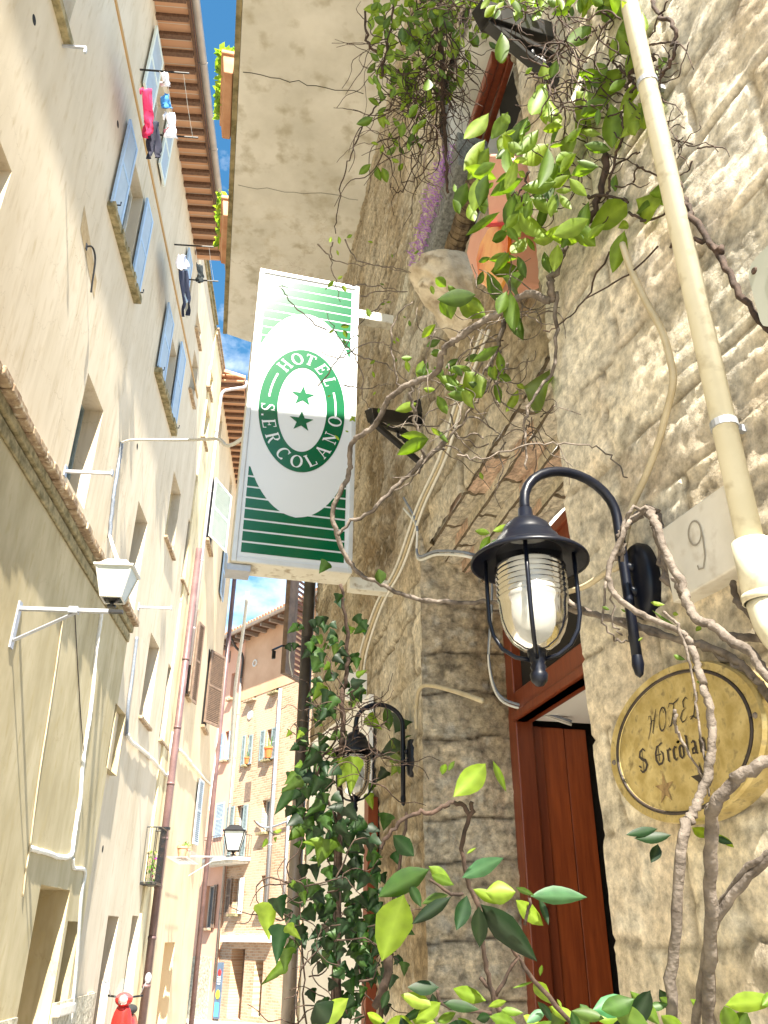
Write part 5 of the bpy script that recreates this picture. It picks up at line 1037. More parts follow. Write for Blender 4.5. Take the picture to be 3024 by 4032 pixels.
for x, mt in ((-ra*.26, m_stargr), (ra*.22, m_engr)):
    m = MB(); p = starpts(x, -rb_*.53, rb_*.21, q=.36); m.poly([PQ(a*1., b, .0978) for a, b in p]); m.make('star', mt, pq)
for sx_ in (-.93, .93):
    m = MB(); m.lathe(PQ(ra*sx_, 0, .1), [(0, .004), (.004, .004), (.006, 0)], 12, FR_.n); m.make('screw', m_bark, pq)
# stone number tile
r = FR_.rect([(2600, 2085), (2825, 1925), (2945, 2200), (2650, 2380)], .05); a, b = min(r[0], r[1]), max(r[0], r[1]); c, d = min(r[2], r[3]), max(r[2], r[3])
nt_ = thing('number_tile', FR_.p((a+b)/2, .0, c), 'square white marble house number tile carved with a 9, behind the vine knot', 'number tile')
m = MB(); m.box(FR_, a, b, -.02, .05, c, d); m.make('tile', m_marble, nt_, bevel=.004)
m = MB(); cx, cz, hh = (a+b)/2+.0, (c+d)/2, (d-c)*.36
nine = arcp(0, .45, .32, .42, 20, 380, 20); ribbon(m, nine, .07, lambda x, y, k: FR_.p(cx-x*hh, .0515, cz+y*hh), 0); ribbon(m, [(.32, .5), (.34, .1), (.28, -.5), (.1, -.85), (-.12, -.8), (-.15, -.65)], .07, lambda x, y, k: FR_.p(cx-x*hh, .0518, cz+y*hh), 0); m.make('numeral', MT('worn_engraving', (.30, .27, .22)), nt_)
# small metal plate cut by the right edge of the frame
u, z = FR_.on(3060, 1180, .04); sp_ = thing('small_plate', FR_.p(u, 0, z-.06), 'small rounded grey metal plate with a dark letter at the right edge', 'plate')
uq0, zq0 = FR_.on(2972, 1180, .04)
m = MB(); pts = []; hw_, hh_ = uq0-.0, .085; ucn = uq0-.11
for (sx_, sz_, a0) in ((1, 1, 0), (-1, 1, 90), (-1, -1, 180), (1, -1, 270)):
    pts += [FR_.p(ucn+sx_*(.11-.03)+.03*cos(radians(a0+t)), .035, zq0+sz_*(.085-.03)+.03*sin(radians(a0+t))) for t in (0, 30, 60, 90)]
m.prism(pts, FR_.n*.006); m.make('plate', MT('pale_grey_enamel', (.42, .44, .38), (.5, .52, .46), rough=.4), sp_)
m = MB(); m.box(FR_, ucn+.045, ucn+.055, .041, .043, zq0-.02, zq0+.035); m.box(FR_, ucn+.01, ucn+.0449, .041, .043, zq0-.02, zq0-.01); m.make('letter', m_engr, sp_)
m = MB(); m.lathe(FR_.p(uq0-.018, .041, zq0+.06), [(0, .003), (.006, .003), (.008, 0)], 10, FR_.n); m.make('screw', m_bark2, sp_)
# ---------------------------------------------------------------- lamps in place
nl = FR_.at(2545, 2290); l1 = wall_lamp('large near wall lamp with ribbed glass, beside the number tile', nl, FR_, 1.0, rot=.0)
fl = FF.at(1628, 2985); l2 = wall_lamp('farther wall lamp of the pair, half hidden by the ivy', fl, FF, 1.0, rot=.0)
# ---------------------------------------------------------------- iron brackets
def iron_bracket(label, a, b, tipw, grp='black iron brackets under the vine'):
    """a wall point, b outer end"""
    a, b = np.array(a), np.array(b); r = thing('iron_bracket', a, label, 'iron bracket', grp); v = b-a; L_n = np.linalg.norm(v); v /= L_n; z = np.array([0, 0, 1.]); s = np.cross(v, z); s /= np.linalg.norm(s); up = np.cross(s, v)
    m = MB(); m.beam(a, b, s*.02*tipw, up*.028*tipw); m.beam(a-up*.1*tipw, b+v*.0-up*.03*tipw-v*.02, s*.012*tipw, up*.008*tipw); m.make('arm', m_iron, r, bevel=.003)
    m = MB(); m.beam(a-up*.28*tipw, a+up*.1*tipw, s*.022*tipw, v*.006); m.beam(a-up*.28*tipw, b-up*.03, s*.012*tipw, up*.012*tipw); m.make('strut', m_iron, r, bevel=.003)
    m = MB(); c = a+v*L_n*.45-up*.09*tipw; m.tube([c+(v*cos(t)+up*sin(t))*(.05-.005*t)*tipw for t in np.linspace(0, 7, 22)], .007*tipw, 5); m.tube([c+v*.05*tipw, a+v*L_n*.2-up*.12*tipw, a-up*.2*tipw], .007*tipw, 5); m.make('scroll', m_iron, r, smooth=True); return r
iron_bracket('large black iron bracket at the top among the hanging vine', pt(2240, 170, 3.05), pt(1895, 60, 2.75), 1.5)
iron_bracket('small black iron bracket on the stone front right of the hotel sign', FF.at(1660, 1655), pt(1455, 1635, 4.35), 1.25)
# ---------------------------------------------------------------- cables on the hotel
RC = lambda *a: [FR_.at(x, y, .03) for x, y in a]
FCb = lambda *a: [FF.at(x, y, .04) for x, y in a]
cable('thick beige cable curving down beside the cream drainpipe', RC((2450, 960), (2480, 1050), (2540, 1180), (2605, 1300), (2640, 1420), (2650, 1510), (2620, 1640), (2590, 1750), (2540, 1880), (2490, 1990), (2470, 2080)), .0085, m_cabbe)
cable('beige cable end curling out below the vine knot toward the lamp', [FR_.at(2470, 2080, .03), pt(2440, 2220, 1.95), pt(2390, 2250, 2.0), pt(2300, 2310, 2.1), pt(2200, 2340, 2.4)], .008, m_cabbe)
cable('beige cable leaving the far lamp base along the stone pillar', FCb((1640, 2870), (1640, 2780), (1655, 2710), (1700, 2700), (1800, 2725), (1900, 2760)), .010, m_cabbe)
for i, dx in enumerate((0, 14, 26)):
    cable(('outer', 'middle', 'inner')[i]+' white cable of the bundle climbing diagonally across the stone front', FCb((1400+dx, 2700), (1420+dx, 2560), (1480+dx, 2380), (1560+dx, 2230), (1640+dx, 2000), (1730+dx, 1800), (1790+dx, 1600), (1830+dx, 1480), (1900+dx, 1300)), .008, m_cable if i != 1 else m_cabbe, group='cable bundle on the front')
for i, dy in enumerate((0, 14)):
    cable(('upper', 'lower')[i]+' pale cable lying on the lintel edge behind the near lamp', [FF.at(1590, 1960+dy*3, .04), FF.at(1640, 2060+dy, .04), FF.at(1645, 2185+dy, .04), FF.at(1720, 2170+dy, .05), FF.at(1850, 2180+dy, .05), pt(1930, 2230+dy, 4.0), pt(1935, 2400+dy, 4.0), pt(1925, 2600+dy, 4.0), pt(1970, 2740+dy, 4.0), pt(2100, 2790+dy, 3.9), pt(2250, 2840+dy, 3.9)], .007, m_cable if i else m_cabbl, group='cables by the doorway')
# ---------------------------------------------------------------- leaves
def leaf3(m, a, b, width, cup=.15, bend=.12, roll=0, serr=.0, lobes=False):
    a, b = np.array(a), np.array(b); v = b-a; L_n = np.linalg.norm(v); v = v/L_n; e = (a+b)/2-EYE; e /= np.linalg.norm(e)
    s = np.cross(v, e); s /= np.linalg.norm(s)+1e-9; nrm = np.cross(s, v); ca, sa = cos(roll), sin(roll); s, nrm = s*ca+nrm*sa, nrm*ca-s*sa
    width = width/max(.35, abs(ca))**.5*(1 if lobes else random.uniform(.78, 1.))
    if lobes: pf = [(0, 0), (.04, .42), (.18, .86), (.30, .98), (.42, .66), (.55, .60), (.74, .36), (.9, .12), (1, 0)]
    else: pf = [(0, 0), (.06, .16), (.16, .52), (.30, .85), (.45, 1.), (.60, .95), (.75, .72), (.88, .38), (1, 0)]
    rows = []
    for t, w in pf:
        c = a+v*L_n*t-nrm*bend*L_n*(t*t*1.2)+nrm*bend*L_n*.2; hw = w*width*L_n/2; lag = -.10*L_n*w if lobes else 0
        jit = 1+random.uniform(-.06, .06)
        rows.append([c+s*hw*jit+nrm*cup*hw*1.2+v*lag, c+s*hw*.55+nrm*cup*hw*.35+v*lag*.3, c, c-s*hw*.55+nrm*cup*hw*.35+v*lag*.3, c-s*hw*jit+nrm*cup*hw*1.2+v*lag])
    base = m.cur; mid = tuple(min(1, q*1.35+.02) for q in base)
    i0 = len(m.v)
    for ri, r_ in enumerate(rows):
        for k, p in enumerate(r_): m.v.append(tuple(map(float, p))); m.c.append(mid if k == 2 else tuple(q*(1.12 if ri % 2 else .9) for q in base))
    for i in range(len(rows)-1):
        for k in range(4): q = i0+i*5+k; m.f.append((q, q+1, q+6, q+5))
YG = [(.13, .215, .014), (.17, .26, .018), (.085, .155, .012), (.20, .29, .03), (.10, .18, .012), (.05, .10, .008)]
YG0 = [(.20, .32, .022), (.26, .38, .03), (.14, .25, .018), (.30, .42, .05), (.17, .29, .02), (.11, .20, .015)]
DG = [(.008, .034, .005), (.014, .048, .006), (.006, .022, .005), (.032, .085, .010), (.010, .040, .010)]
DG0 = [(.025, .085, .012), (.04, .11, .018), (.02, .06, .012), (.06, .15, .02), (.03, .10, .03)]
def ptc(x, y, t):
    r_ = ray(x, y)
    for fr_, lo, hi in ((FR_, -3, UR1), (FF, -3, 4.6)):
        o = fr_.o+fr_.n*.03; k = np.dot(o-EYE, fr_.n)/np.dot(r_, fr_.n); P = EYE+r_*k; u = np.dot(P-fr_.o, fr_.d)
        if k > 0 and lo < u < hi and not (fr_ is FF and (P[2] < DZ and u < 0)): t = min(t, k)
    return EYE+r_*t
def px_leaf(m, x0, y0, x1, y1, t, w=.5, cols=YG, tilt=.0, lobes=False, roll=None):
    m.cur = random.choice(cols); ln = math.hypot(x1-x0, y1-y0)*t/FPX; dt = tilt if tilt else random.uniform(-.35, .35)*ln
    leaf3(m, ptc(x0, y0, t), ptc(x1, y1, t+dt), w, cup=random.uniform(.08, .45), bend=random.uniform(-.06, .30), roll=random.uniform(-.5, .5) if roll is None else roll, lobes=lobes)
def tile_leaves(m, ox, oy, s, L_, t, w=.5, cols=YG, dt=.12, **k):
    for q in L_:
        p = T(ox, oy, s)(*q[:4]); px_leaf(m, *p[0], *p[1], t+random.uniform(-dt, dt), q[4] if len(q) > 4 else w, cols, **k)
def twig(m, pts, r0, r1=None, wig=.004, n=5, sides=6):
    P = bez(pts, n); P = [p+np.array([random.gauss(0, wig) for _ in range(3)]) if 0 < i < len(P)-1 else p for i, p in enumerate(P)]; r1 = r0*.6 if r1 is None else r1
    m.tube(P, [(r0+(r1-r0)*i/(len(P)-1))*random.uniform(.9, 1.12) for i in range(len(P))], sides); return P
def px_twig(m, pts, t, r0, r1=None, **k):
    return twig(m, [ptc(x, y, (t if not hasattr(t, '__len__') else t[0]+(t[1]-t[0])*i/(len(pts)-1))) for i, (x, y) in enumerate(pts)], r0, r1, **k)
def tangle(m, x0, y0, x1, y1, n, t0, t1, r=.0018, curl=90, steps=5, drift=(0, 0)):
    for _ in range(n):
        x, y, t = random.uniform(x0, x1), random.uniform(y0, y1), random.uniform(t0, t1); a = random.uniform(0, 2*pi); P = []
        for k in range(steps):
            P.append(ptc(x, y, t)); a += random.uniform(-1.1, 1.1); x += cos(a)*curl*.6+drift[0]; y += sin(a)*curl*.6+drift[1]; t += random.uniform(-.05, .05)
        twig(m, P, r*random.uniform(.7, 1.4), r*.5, wig=.001, n=3, sides=4)
# hanging vine, top middle
v1 = thing('climbing_vine', pt(1650, 300, 3.4), 'dense bright green vine hanging over the balcony slab at the top centre', 'vine')
m = MB(); L1 = [(500, 300, 370, 415), (500, 415, 435, 520), (455, 570, 380, 500), (340, 680, 430, 590), (360, 700, 400, 810), (410, 690, 440, 800), (440, 760, 465, 860), (350, 920, 470, 975), (400, 1090, 250, 1170), (265, 1630, 380, 1530), (430, 1540, 470, 1690), (480, 1560, 540, 1710), (460, 940, 520, 900), (520, 770, 590, 840), (570, 700, 600, 800), (630, 700, 690, 830), (740, 550, 720, 740), (760, 520, 860, 640), (690, 820, 700, 1000), (700, 970, 770, 900), (680, 1050, 740, 1100), (470, 1020, 500, 1200), (500, 1100, 560, 1170), (680, 1130, 660, 1290), (380, 1330, 450, 1350), (500, 1340, 470, 1440), (570, 1480, 650, 1520), (520, 1440, 620, 1380), (640, 1370, 690, 1440), (720, 1330, 740, 1410), (550, 1230, 570, 1300), (950, 870, 940, 1110, .36), (920, 880, 860, 990), (920, 790, 1000, 820), (700, 340, 760, 270), (560, 300, 580, 420), (500, 270, 560, 170), (580, 170, 640, 270), (640, 160, 740, 190), (560, 20, 500, 110), (450, 20, 480, 110), (380, 30, 420, 100), (650, 60, 600, 120), (800, 40, 740, 10), (760, 170, 880, 100), (800, 230, 860, 370), (720, 260, 690, 420), (700, 430, 770, 500), (780, 470, 840, 420), (940, 180, 1010, 60), (990, 260, 950, 120), (1090, 60, 1120, 300), (1150, 70, 1140, 240), (1000, 10, 900, 60), (1130, 370, 1160, 560, .45), (1190, 360, 1180, 540, .4), (1240, 210, 1190, 350), (1230, 340, 1240, 460), (1290, 290, 1390, 450, .5), (1360, 240, 1390, 310), (1260, 460, 1310, 570), (1130, 610, 1110, 750), (1200, 600, 1220, 840, .36), (1310, 560, 1350, 660), (1280, 80, 1270, 190), (1360, 20, 1310, 90), (800, 620, 830, 700), (600, 510, 540, 590), (590, 520, 660, 560), (640, 640, 700, 690), (650, 830, 640, 900), (560, 850, 590, 920), (440, 1060, 520, 1000), (530, 640, 560, 700)]
tile_leaves(m, 1300, 0, .422, L1, 3.35, .52, dt=.2)
for _ in range(230):
    y = abs(random.gauss(0, .33))*1.0
    if y > 1: continue
    x = random.uniform(1440+80*y, 1800-150*y) if random.random() < .8 else random.uniform(1750, 1990); yy = -60+y*720 if x < 1800 else -60+y*350
    l = random.uniform(34, 66); a = random.gauss(1.6, .7); px_leaf(m, x, yy, x+l*cos(a), yy+l*sin(a), random.uniform(3.15, 3.7), random.uniform(.4, .6))
for _ in range(60):
    x, y = random.uniform(1900, 2480), random.uniform(-40, 30); l = random.uniform(45, 80); a = random.gauss(1.6, .7); px_leaf(m, x, y, x+l*cos(a), y+l*sin(a), random.uniform(2.4, 2.9), .5)
m.make('foliage', m_leaf, v1, smooth=True)
m = MB()
for q in ([(1740, -60), (1735, 120), (1742, 300), (1745, 420), (1755, 560), (1757, 690), (1765, 760)], [(1700, -60), (1715, 90), (1738, 200)], [(1560, -60), (1545, 100), (1520, 200), (1505, 300)], [(1440, 40), (1437, 110), (1455, 185), (1500, 210)]): px_twig(m, q, 3.4, .012 if q[0][0] == 1740 else .005, .006)
tangle(m, 1640, 0, 1790, 420, 95, 3.2, 3.6, .0026, 75, 6, (0, 8)); tangle(m, 1500, 120, 1720, 620, 85, 3.2, 3.6, .0022, 80, 6, (-6, 12)); tangle(m, 1780, -20, 2000, 60, 50, 2.8, 3.2, .0022, 60, 5); tangle(m, 1640, 380, 1850, 560, 22, 3.3, 3.5, .002, 80, 5)
for q in ([(1735, 400), (1700, 520), (1640, 640), (1590, 740), (1560, 760), (1540, 720)], [(1750, 450), (1710, 560), (1700, 620), (1650, 700), (1580, 720)], [(1500, 400), (1440, 470), (1400, 560), (1370, 640), (1345, 720), (1325, 850), (1322, 920)]): px_twig(m, q, 3.5, .0035, .002)
m.make('stems', m_bark2, v1, smooth=True)
# big vine across the middle
v2 = thing('climbing_vine', pt(2190, 1160, 2.6), 'main woody vine sweeping across the middle from the near wall past the hotel sign', 'vine')
m = MB(); K = T(1250, 900, .603)
px_twig(m, K(1620, 110, 1560, 260, 1525, 370, 1535, 470), 2.5, .011, .012); px_twig(m, [(2190, 1150), (2190, 1300), (2180, 1450), (2115, 1545), (2075, 1640), (2065, 1750), (2075, 1850)], (2.5, 2.4), .007, .003)
main = K(1520, 470, 1400, 435, 1310, 455, 1200, 540, 1080, 610, 940, 700, 860, 750, 810, 840, 790, 920, 730, 970, 620, 1010, 520, 1060, 450, 1130, 400, 1250, 330, 1320, 250, 1370, 215, 1440, 210, 1560, 185, 1660)+[(1310, 2010), (1325, 2100), (1360, 2190), (1420, 2260), (1500, 2300), (1600, 2345), (1750, 2368), (1900, 2370)]
main += [(2020, 2375), (2150, 2385), (2300, 2410), (2430, 2450), (2560, 2490), (2680, 2520), (2800, 2560), (2920, 2640), (3000, 2740)]
tt = [2.5+.45*min(1, i/17) for i in range(26)]+[2.9, 2.7, 2.45, 2.2, 2.05, 1.9, 1.78, 1.65, 1.55]; tt = tt[:len(main)]+[1.5]*(len(main)-len(tt))
twig(m, [ptc(x, y, t) for (x, y), t in zip(main, tt)], .0115, .0065, wig=.0025, n=5, sides=9)
for q, r in ((K(1240, 880, 1130, 1000, 1040, 1130, 960, 1240, 850, 1370, 760, 1450, 620, 1580, 520, 1680), .006), (K(1200, 800, 1100, 900, 1020, 1020), .005), (K(1240, 560, 1190, 700, 1170, 800, 1100, 930), .010), (K(850, 1380, 700, 1520, 560, 1640)+[(1490, 1990), (1380, 2060), (1330, 2110)], .009), (K(700, 960, 660, 1100, 640, 1300), .003), (K(620, 1000, 610, 1100, 640, 1250, 690, 1480, 660, 1600), .007), (K(540, 1060, 500, 900, 480, 700, 520, 560, 620, 480), .004)):
    px_twig(m, q, 2.9, r, r*.6)
for q in (K(230, 810, 330, 850, 440, 880, 540, 960, 600, 1010, 680, 1060), K(230, 800, 300, 760, 400, 740, 470, 770, 540, 820), K(230, 810, 150, 730, 110, 660, 60, 540), K(225, 800, 130, 850, 30, 800, -60, 700), K(180, 70, 250, 200, 400, 240, 520, 250, 610, 290), K(0, 100, 90, 190, 200, 230, 360, 230, 600, 290), K(180, 360, 330, 370, 440, 380, 590, 412), K(280, 440, 400, 410, 590, 412), K(350, 560, 430, 480, 480, 420), K(100, 90, 85, 200, 120, 330, 150, 480), K(0, 1030, 150, 820, 300, 600, 420, 520), K(230, 810, 290, 930, 300, 1100, 360, 1200), K(170, 1020, 330, 1040, 480, 1020), K(60, 660, -100, 560, -220, 420, -230, 380, -190, 400)):
    px_twig(m, q, 3.6, .0035, .0015)
tangle(m, 1640, 1300, 2000, 1800, 34, 2.7, 3.1, .0028, 80, 6, (0, 10)); tangle(m, 2030, 1500, 2160, 1800, 16, 2.6, 2.8, .0022, 70, 6, (0, 20)); tangle(m, 1900, 1150, 2150, 1350, 18, 2.6, 2.9, .0026, 80, 5)
px_twig(m, [(1800, 1790), (1900, 1800), (2080, 1760), (2200, 1745), (2330, 1760), (2420, 1810), (2470, 1880)], 2.2, .0025, .0018)
m.make('stems', m_bark, v2, smooth=True)
m = MB(); L2 = [(90, 50, 80, 95), (135, 50, 150, 105), (190, 60, 230, 40), (110, 340, 65, 385), (160, 365, 190, 415), (130, 330, 165, 310), (320, 520, 345, 580), (150, 640, 210, 640), (170, 660, 190, 715), (770, 320, 840, 380, .8), (740, 370, 760, 430), (850, 370, 915, 430), (880, 430, 930, 510), (820, 430, 880, 590, .8), (920, 440, 1095, 580, .75), (960, 480, 1080, 540, .6), (1050, 220, 1130, 190), (1120, 210, 1290, 180, .4), (1130, 280, 1315, 260, .5), (1040, 370, 1090, 280), (1110, 280, 1210, 510, .42), (1180, 310, 1440, 420, .34), (620, 840, 545, 850, .6), (575, 860, 600, 940), (690, 860, 650, 970), (720, 870, 690, 960), (710, 770, 800, 730, .6), (740, 820, 810, 800, .8), (1010, 860, 1190, 780, .45), (1180, 800, 1210, 960, .4), (1120, 900, 1170, 990, .7), (1180, 960, 1265, 990, .7), (880, 900, 950, 960), (760, 900, 830, 990, .6), (960, 930, 1080, 1110, .75), (830, 1010, 900, 1060, .6), (690, 1040, 770, 1060, .6), (850, 1080, 1010, 1100, .45), (780, 1090, 850, 1215, .5), (900, 1030, 960, 1060), (1300, 1010, 1350, 1050, .7), (1340, 1030, 1535, 1030, .4), (1310, 1050, 1230, 1200, .42), (730, 1370, 520, 1480, .5), (720, 1370, 550, 1340, .42), (740, 1300, 800, 1350, .5), (770, 1310, 855, 1400, .35), (1060, 1590, 1080, 1640)]
tile_leaves(m, 1250, 900, .603, L2, 2.85, .55, dt=.1)
L3 = [(420, 400, 180, 0)]
tile_leaves(m, 1870, 2050, 1, [(60, 60, 20, 130, .5), (70, 40, 130, 20, .5), (60, 50, 0, 40, .5), (100, 70, 60, 120, .6)], 2.1, .5, cols=YG+DG)
for _ in range(16):
    x, y = random.gauss(1790, 110), random.gauss(1450, 60); l = random.uniform(50, 95); a = random.gauss(1.6, .9); px_leaf(m, x, y, x+l*cos(a), y+l*sin(a), random.uniform(2.75, 3), .5)
for _ in range(26):
    x, y = random.uniform(1270, 1650), random.uniform(950, 1750); l = random.uniform(14, 30); a = random.uniform(0, 6.3); px_leaf(m, x, y, x+l*cos(a), y+l*sin(a), 3.6, .45)
px_leaf(m, 1490, 2240, 1500, 2300, 2.6, .9)
m.make('foliage', m_leaf, v2, smooth=True)
# right hand cluster in front of the cream pipe
v3 = thing('climbing_vine', pt(2300, 700, 2.3), 'leafy vine cluster with large leaves in front of the cream drainpipe', 'vine')
m = MB(); L4 = [(360, 760, 200, 1160, .42), (370, 740, 330, 600, .8), (400, 730, 450, 560, .6), (230, 630, 160, 690), (680, 1080, 930, 930, .55), (960, 960, 980, 1400, .48), (850, 1010, 830, 1180, .4), (1090, 920, 1200, 1280, .42), (1330, 860, 1240, 1150, .3), (1110, 740, 930, 860, .5), (1100, 130, 1030, 540, .34), (1060, 10, 1150, 120, .5), (1350, 600, 1350, 830, .35), (1400, 540, 1470, 620, .5), (690, 1190, 540, 1330, .5), (710, 1210, 850, 1270, .5), (710, 1350, 960, 1400, .45), (1000, 1400, 1060, 1290, .5), (520, 1180, 310, 1210, .45), (370, 1360, 310, 1790, .36), (390, 1370, 510, 1350, .4), (590, 1640, 830, 1540, .6), (640, 1500, 850, 1560, .4), (570, 1660, 740, 1830, .45), (420, 1810, 400, 2030, .45), (480, 1810, 590, 1970, .5), (440, 1780, 600, 1780, .4), (410, 1750, 560, 1640, .5), (0, 1330, 130, 1420, .8), (50, 1500, 180, 1490, .6), (90, 1600, 170, 1650, .7), (60, 1970, 150, 1880, .5), (160, 2040, 200, 1880, .6), (-20, 2130, 100, 1990, .7), (1110, 1900, 780, 2130, .52), (1300, 1800, 1650, 1780, .42), (1180, 1850, 1450, 2000, .5), (1190, 1990, 1350, 1900, .5), (1020, 2133, 1150, 2070, .4), (-30, 1250, 70, 1220, .5), (-60, 1060, 20, 1150, .7), (130, 1220, 120, 1330, .5), (450, 1450, 500, 1560, .5), (310, 1650, 420, 1690, .5)]
tile_leaves(m, 2000, 0, .422, L4, 2.35, .5, dt=.1)
L5 = [(660, 50, 530, 370, .5), (500, 230, 590, 400, .45), (680, 280, 740, 500, .55), (790, 190, 860, 400, .6), (1020, 370, 640, 630, .24), (950, 50, 890, 120, .6), (1040, 30, 1010, 160, .35), (1090, 400, 1240, 660, .55), (1080, 490, 1030, 640, .5), (1160, 170, 1100, 60, .6), (1360, 240, 1170, 400, .5), (1370, 250, 1290, 450, .4), (1300, 640, 1140, 870, .6), (1320, 510, 1540, 590, .3), (1370, 680, 1640, 640, .55), (1500, 800, 1570, 1040, .3), (1310, 650, 1400, 800, .4), (1640, 160, 1560, 430, .45), (520, 60, 540, 180, .4), (1420, 0, 1480, 140, .6), (1500, 0, 1590, 60, .7), (1330, 580, 1480, 640, .5)]
tile_leaves(m, 1600, 700, .3617, L5, 2.6, .5, dt=.1)
L6 = [(1480, 1050, 1250, 1320, .5), (1450, 1300, 1240, 1600, .4), (1480, 1370, 1290, 1700, .55), (1659, 1040, 1510, 1310, .5), (1640, 1220, 1580, 1450, .55), (1600, 300, 1590, 590, .5)]
tile_leaves(m, 1300, 0, .422, L6, 2.7, .5, dt=.1)
for xa, ya, sx_, sy_, n in ((2150, 540, 110, 80, 13), (2200, 700, 100, 60, 11), (2010, 640, 70, 90, 10), (2420, 120, 60, 60, 8), (2060, 900, 90, 90, 12), (2480, 360, 80, 80, 7), (2120, 400, 70, 60, 6), (1950, 1180, 60, 60, 5)):
    for _ in range(n):
        x, y = random.gauss(xa, sx_), random.gauss(ya, sy_); l = random.uniform(75, 165); a = random.gauss(1.6, .9); px_leaf(m, x, y, x+l*cos(a), y+l*sin(a), random.uniform(2.3, 2.7), random.uniform(.40, .54))
tile_leaves(m, 2300, 900, .678, [(235, 10, 165, 260, .42), (20, 60, 120, -30, .5)], 2.2)
tile_leaves(m, 2360, 2330, .45, [(20, 130, 90, 160, .5), (230, 180, 190, 150, .5), (450, 90, 560, 120, .35), (470, 240, 560, 270, .3), (640, 190, 690, 200, .9), (840, 350, 900, 290, .5), (650, 550, 740, 600, .5), (850, 790, 920, 790, .7), (380, 400, 340, 430, .5), (780, 390, 480, 190, .10)], 1.7, .5)
m.make('foliage', m_leaf, v3, smooth=True)
m = MB(); G = T(2000, 0, .422)
for q, r in ((G(1130, 720, 1130, 900, 1060, 1050, 1080, 1250, 1000, 1450, 960, 1650, 930, 1800, 890, 1950), .005), (G(1120, 690, 1000, 600, 960, 480, 940, 370), .004), (G(1130, 690, 1200, 640, 1340, 560, 1350, 520), .006), (G(1120, 700, 1180, 780, 1260, 760, 1400, 650), .004), (G(1350, 0, 1420, 140, 1530, 220, 1560, 420, 1540, 560, 1460, 690), .006), (G(1420, 140, 1320, 350), .003), (G(1420, 150, 1490, 10), .003), (G(1140, 880, 1260, 790, 1380, 640), .004), (G(780, 300, 840, 250, 920, 250), .003), (G(620, 370, 720, 360, 780, 310), .003), (G(870, 110, 960, 200, 860, 380), .003), (G(360, 800, 440, 880, 520, 960, 480, 1060, 400, 1080), .003), (G(1000, 1540, 1180, 1440, 1230, 1420), .003), (G(1200, 1540, 1300, 1600, 1480, 1660, 1500, 1570), .003), (G(820, 1120, 1060, 1040), .003), (G(750, 1830, 950, 1830, 1120, 1890), .005), (G(1130, 1980, 1300, 2060, 1560, 1910), .004), (G(200, 1600, 150, 1750, 30, 1830), .004), (G(920, 1440, 880, 1700, 830, 1950, 700, 2133), .012), (G(1170, 1700, 1200, 1540), .003), (G(350, 770, 250, 700, 160, 700), .003), (G(470, 60, 400, 160, 330, 100), .0025)):
    px_twig(m, q, 2.4, r, r*.7)
px_twig(m, G(1380, 1000, 1390, 1150, 1460, 1300, 1530, 1550, 1590, 1750, 1640, 1900)+[(2730, 850), (2800, 960), (2870, 1080), (2960, 1230), (3060, 1330)], (2.1, 1.75), .009, .007)
px_twig(m, [(2640, 975), (2690, 950), (2780, 955), (2840, 1000)], 1.95, .004, .007); px_twig(m, [(2400, 990), (2300, 1180), (2220, 1270), (2140, 1300)], 2.4, .003, .002); px_twig(m, [(2590, 970), (2450, 1100), (2300, 1180)], 2.3, .0028, .002)
tangle(m, 2150, 150, 2420, 430, 60, 2.3, 2.6, .0024, 70, 6); tangle(m, 2000, 20, 2250, 60, 26, 2.5, 2.7, .0022, 60, 5); tangle(m, 2380, 60, 2640, 380, 16, 2.2, 2.4, .0026, 80, 6); tangle(m, 2050, 480, 2420, 820, 26, 2.4, 2.6, .0024, 70, 5); tangle(m, 2600, 500, 2760, 640, 10, 2.1, 2.2, .002, 60, 5)
m.make('stems', m_bark2, v3, smooth=True)
m = MB(); 
for p0, p1 in (((2312, 255), (2195, 560)), ((2500, 150), (2475, 420))): m.tube([pt(*p0, 2.55), pt((p0[0]+p1[0])/2, (p0[1]+p1[1])/2, 2.5), pt(*p1, 2.55)], .010 if p0[0] < 2400 else .018, 8)
tag(m.make('conduit', m_cream), 'short pale conduit pieces among the vine stems at the top right', 'conduit')
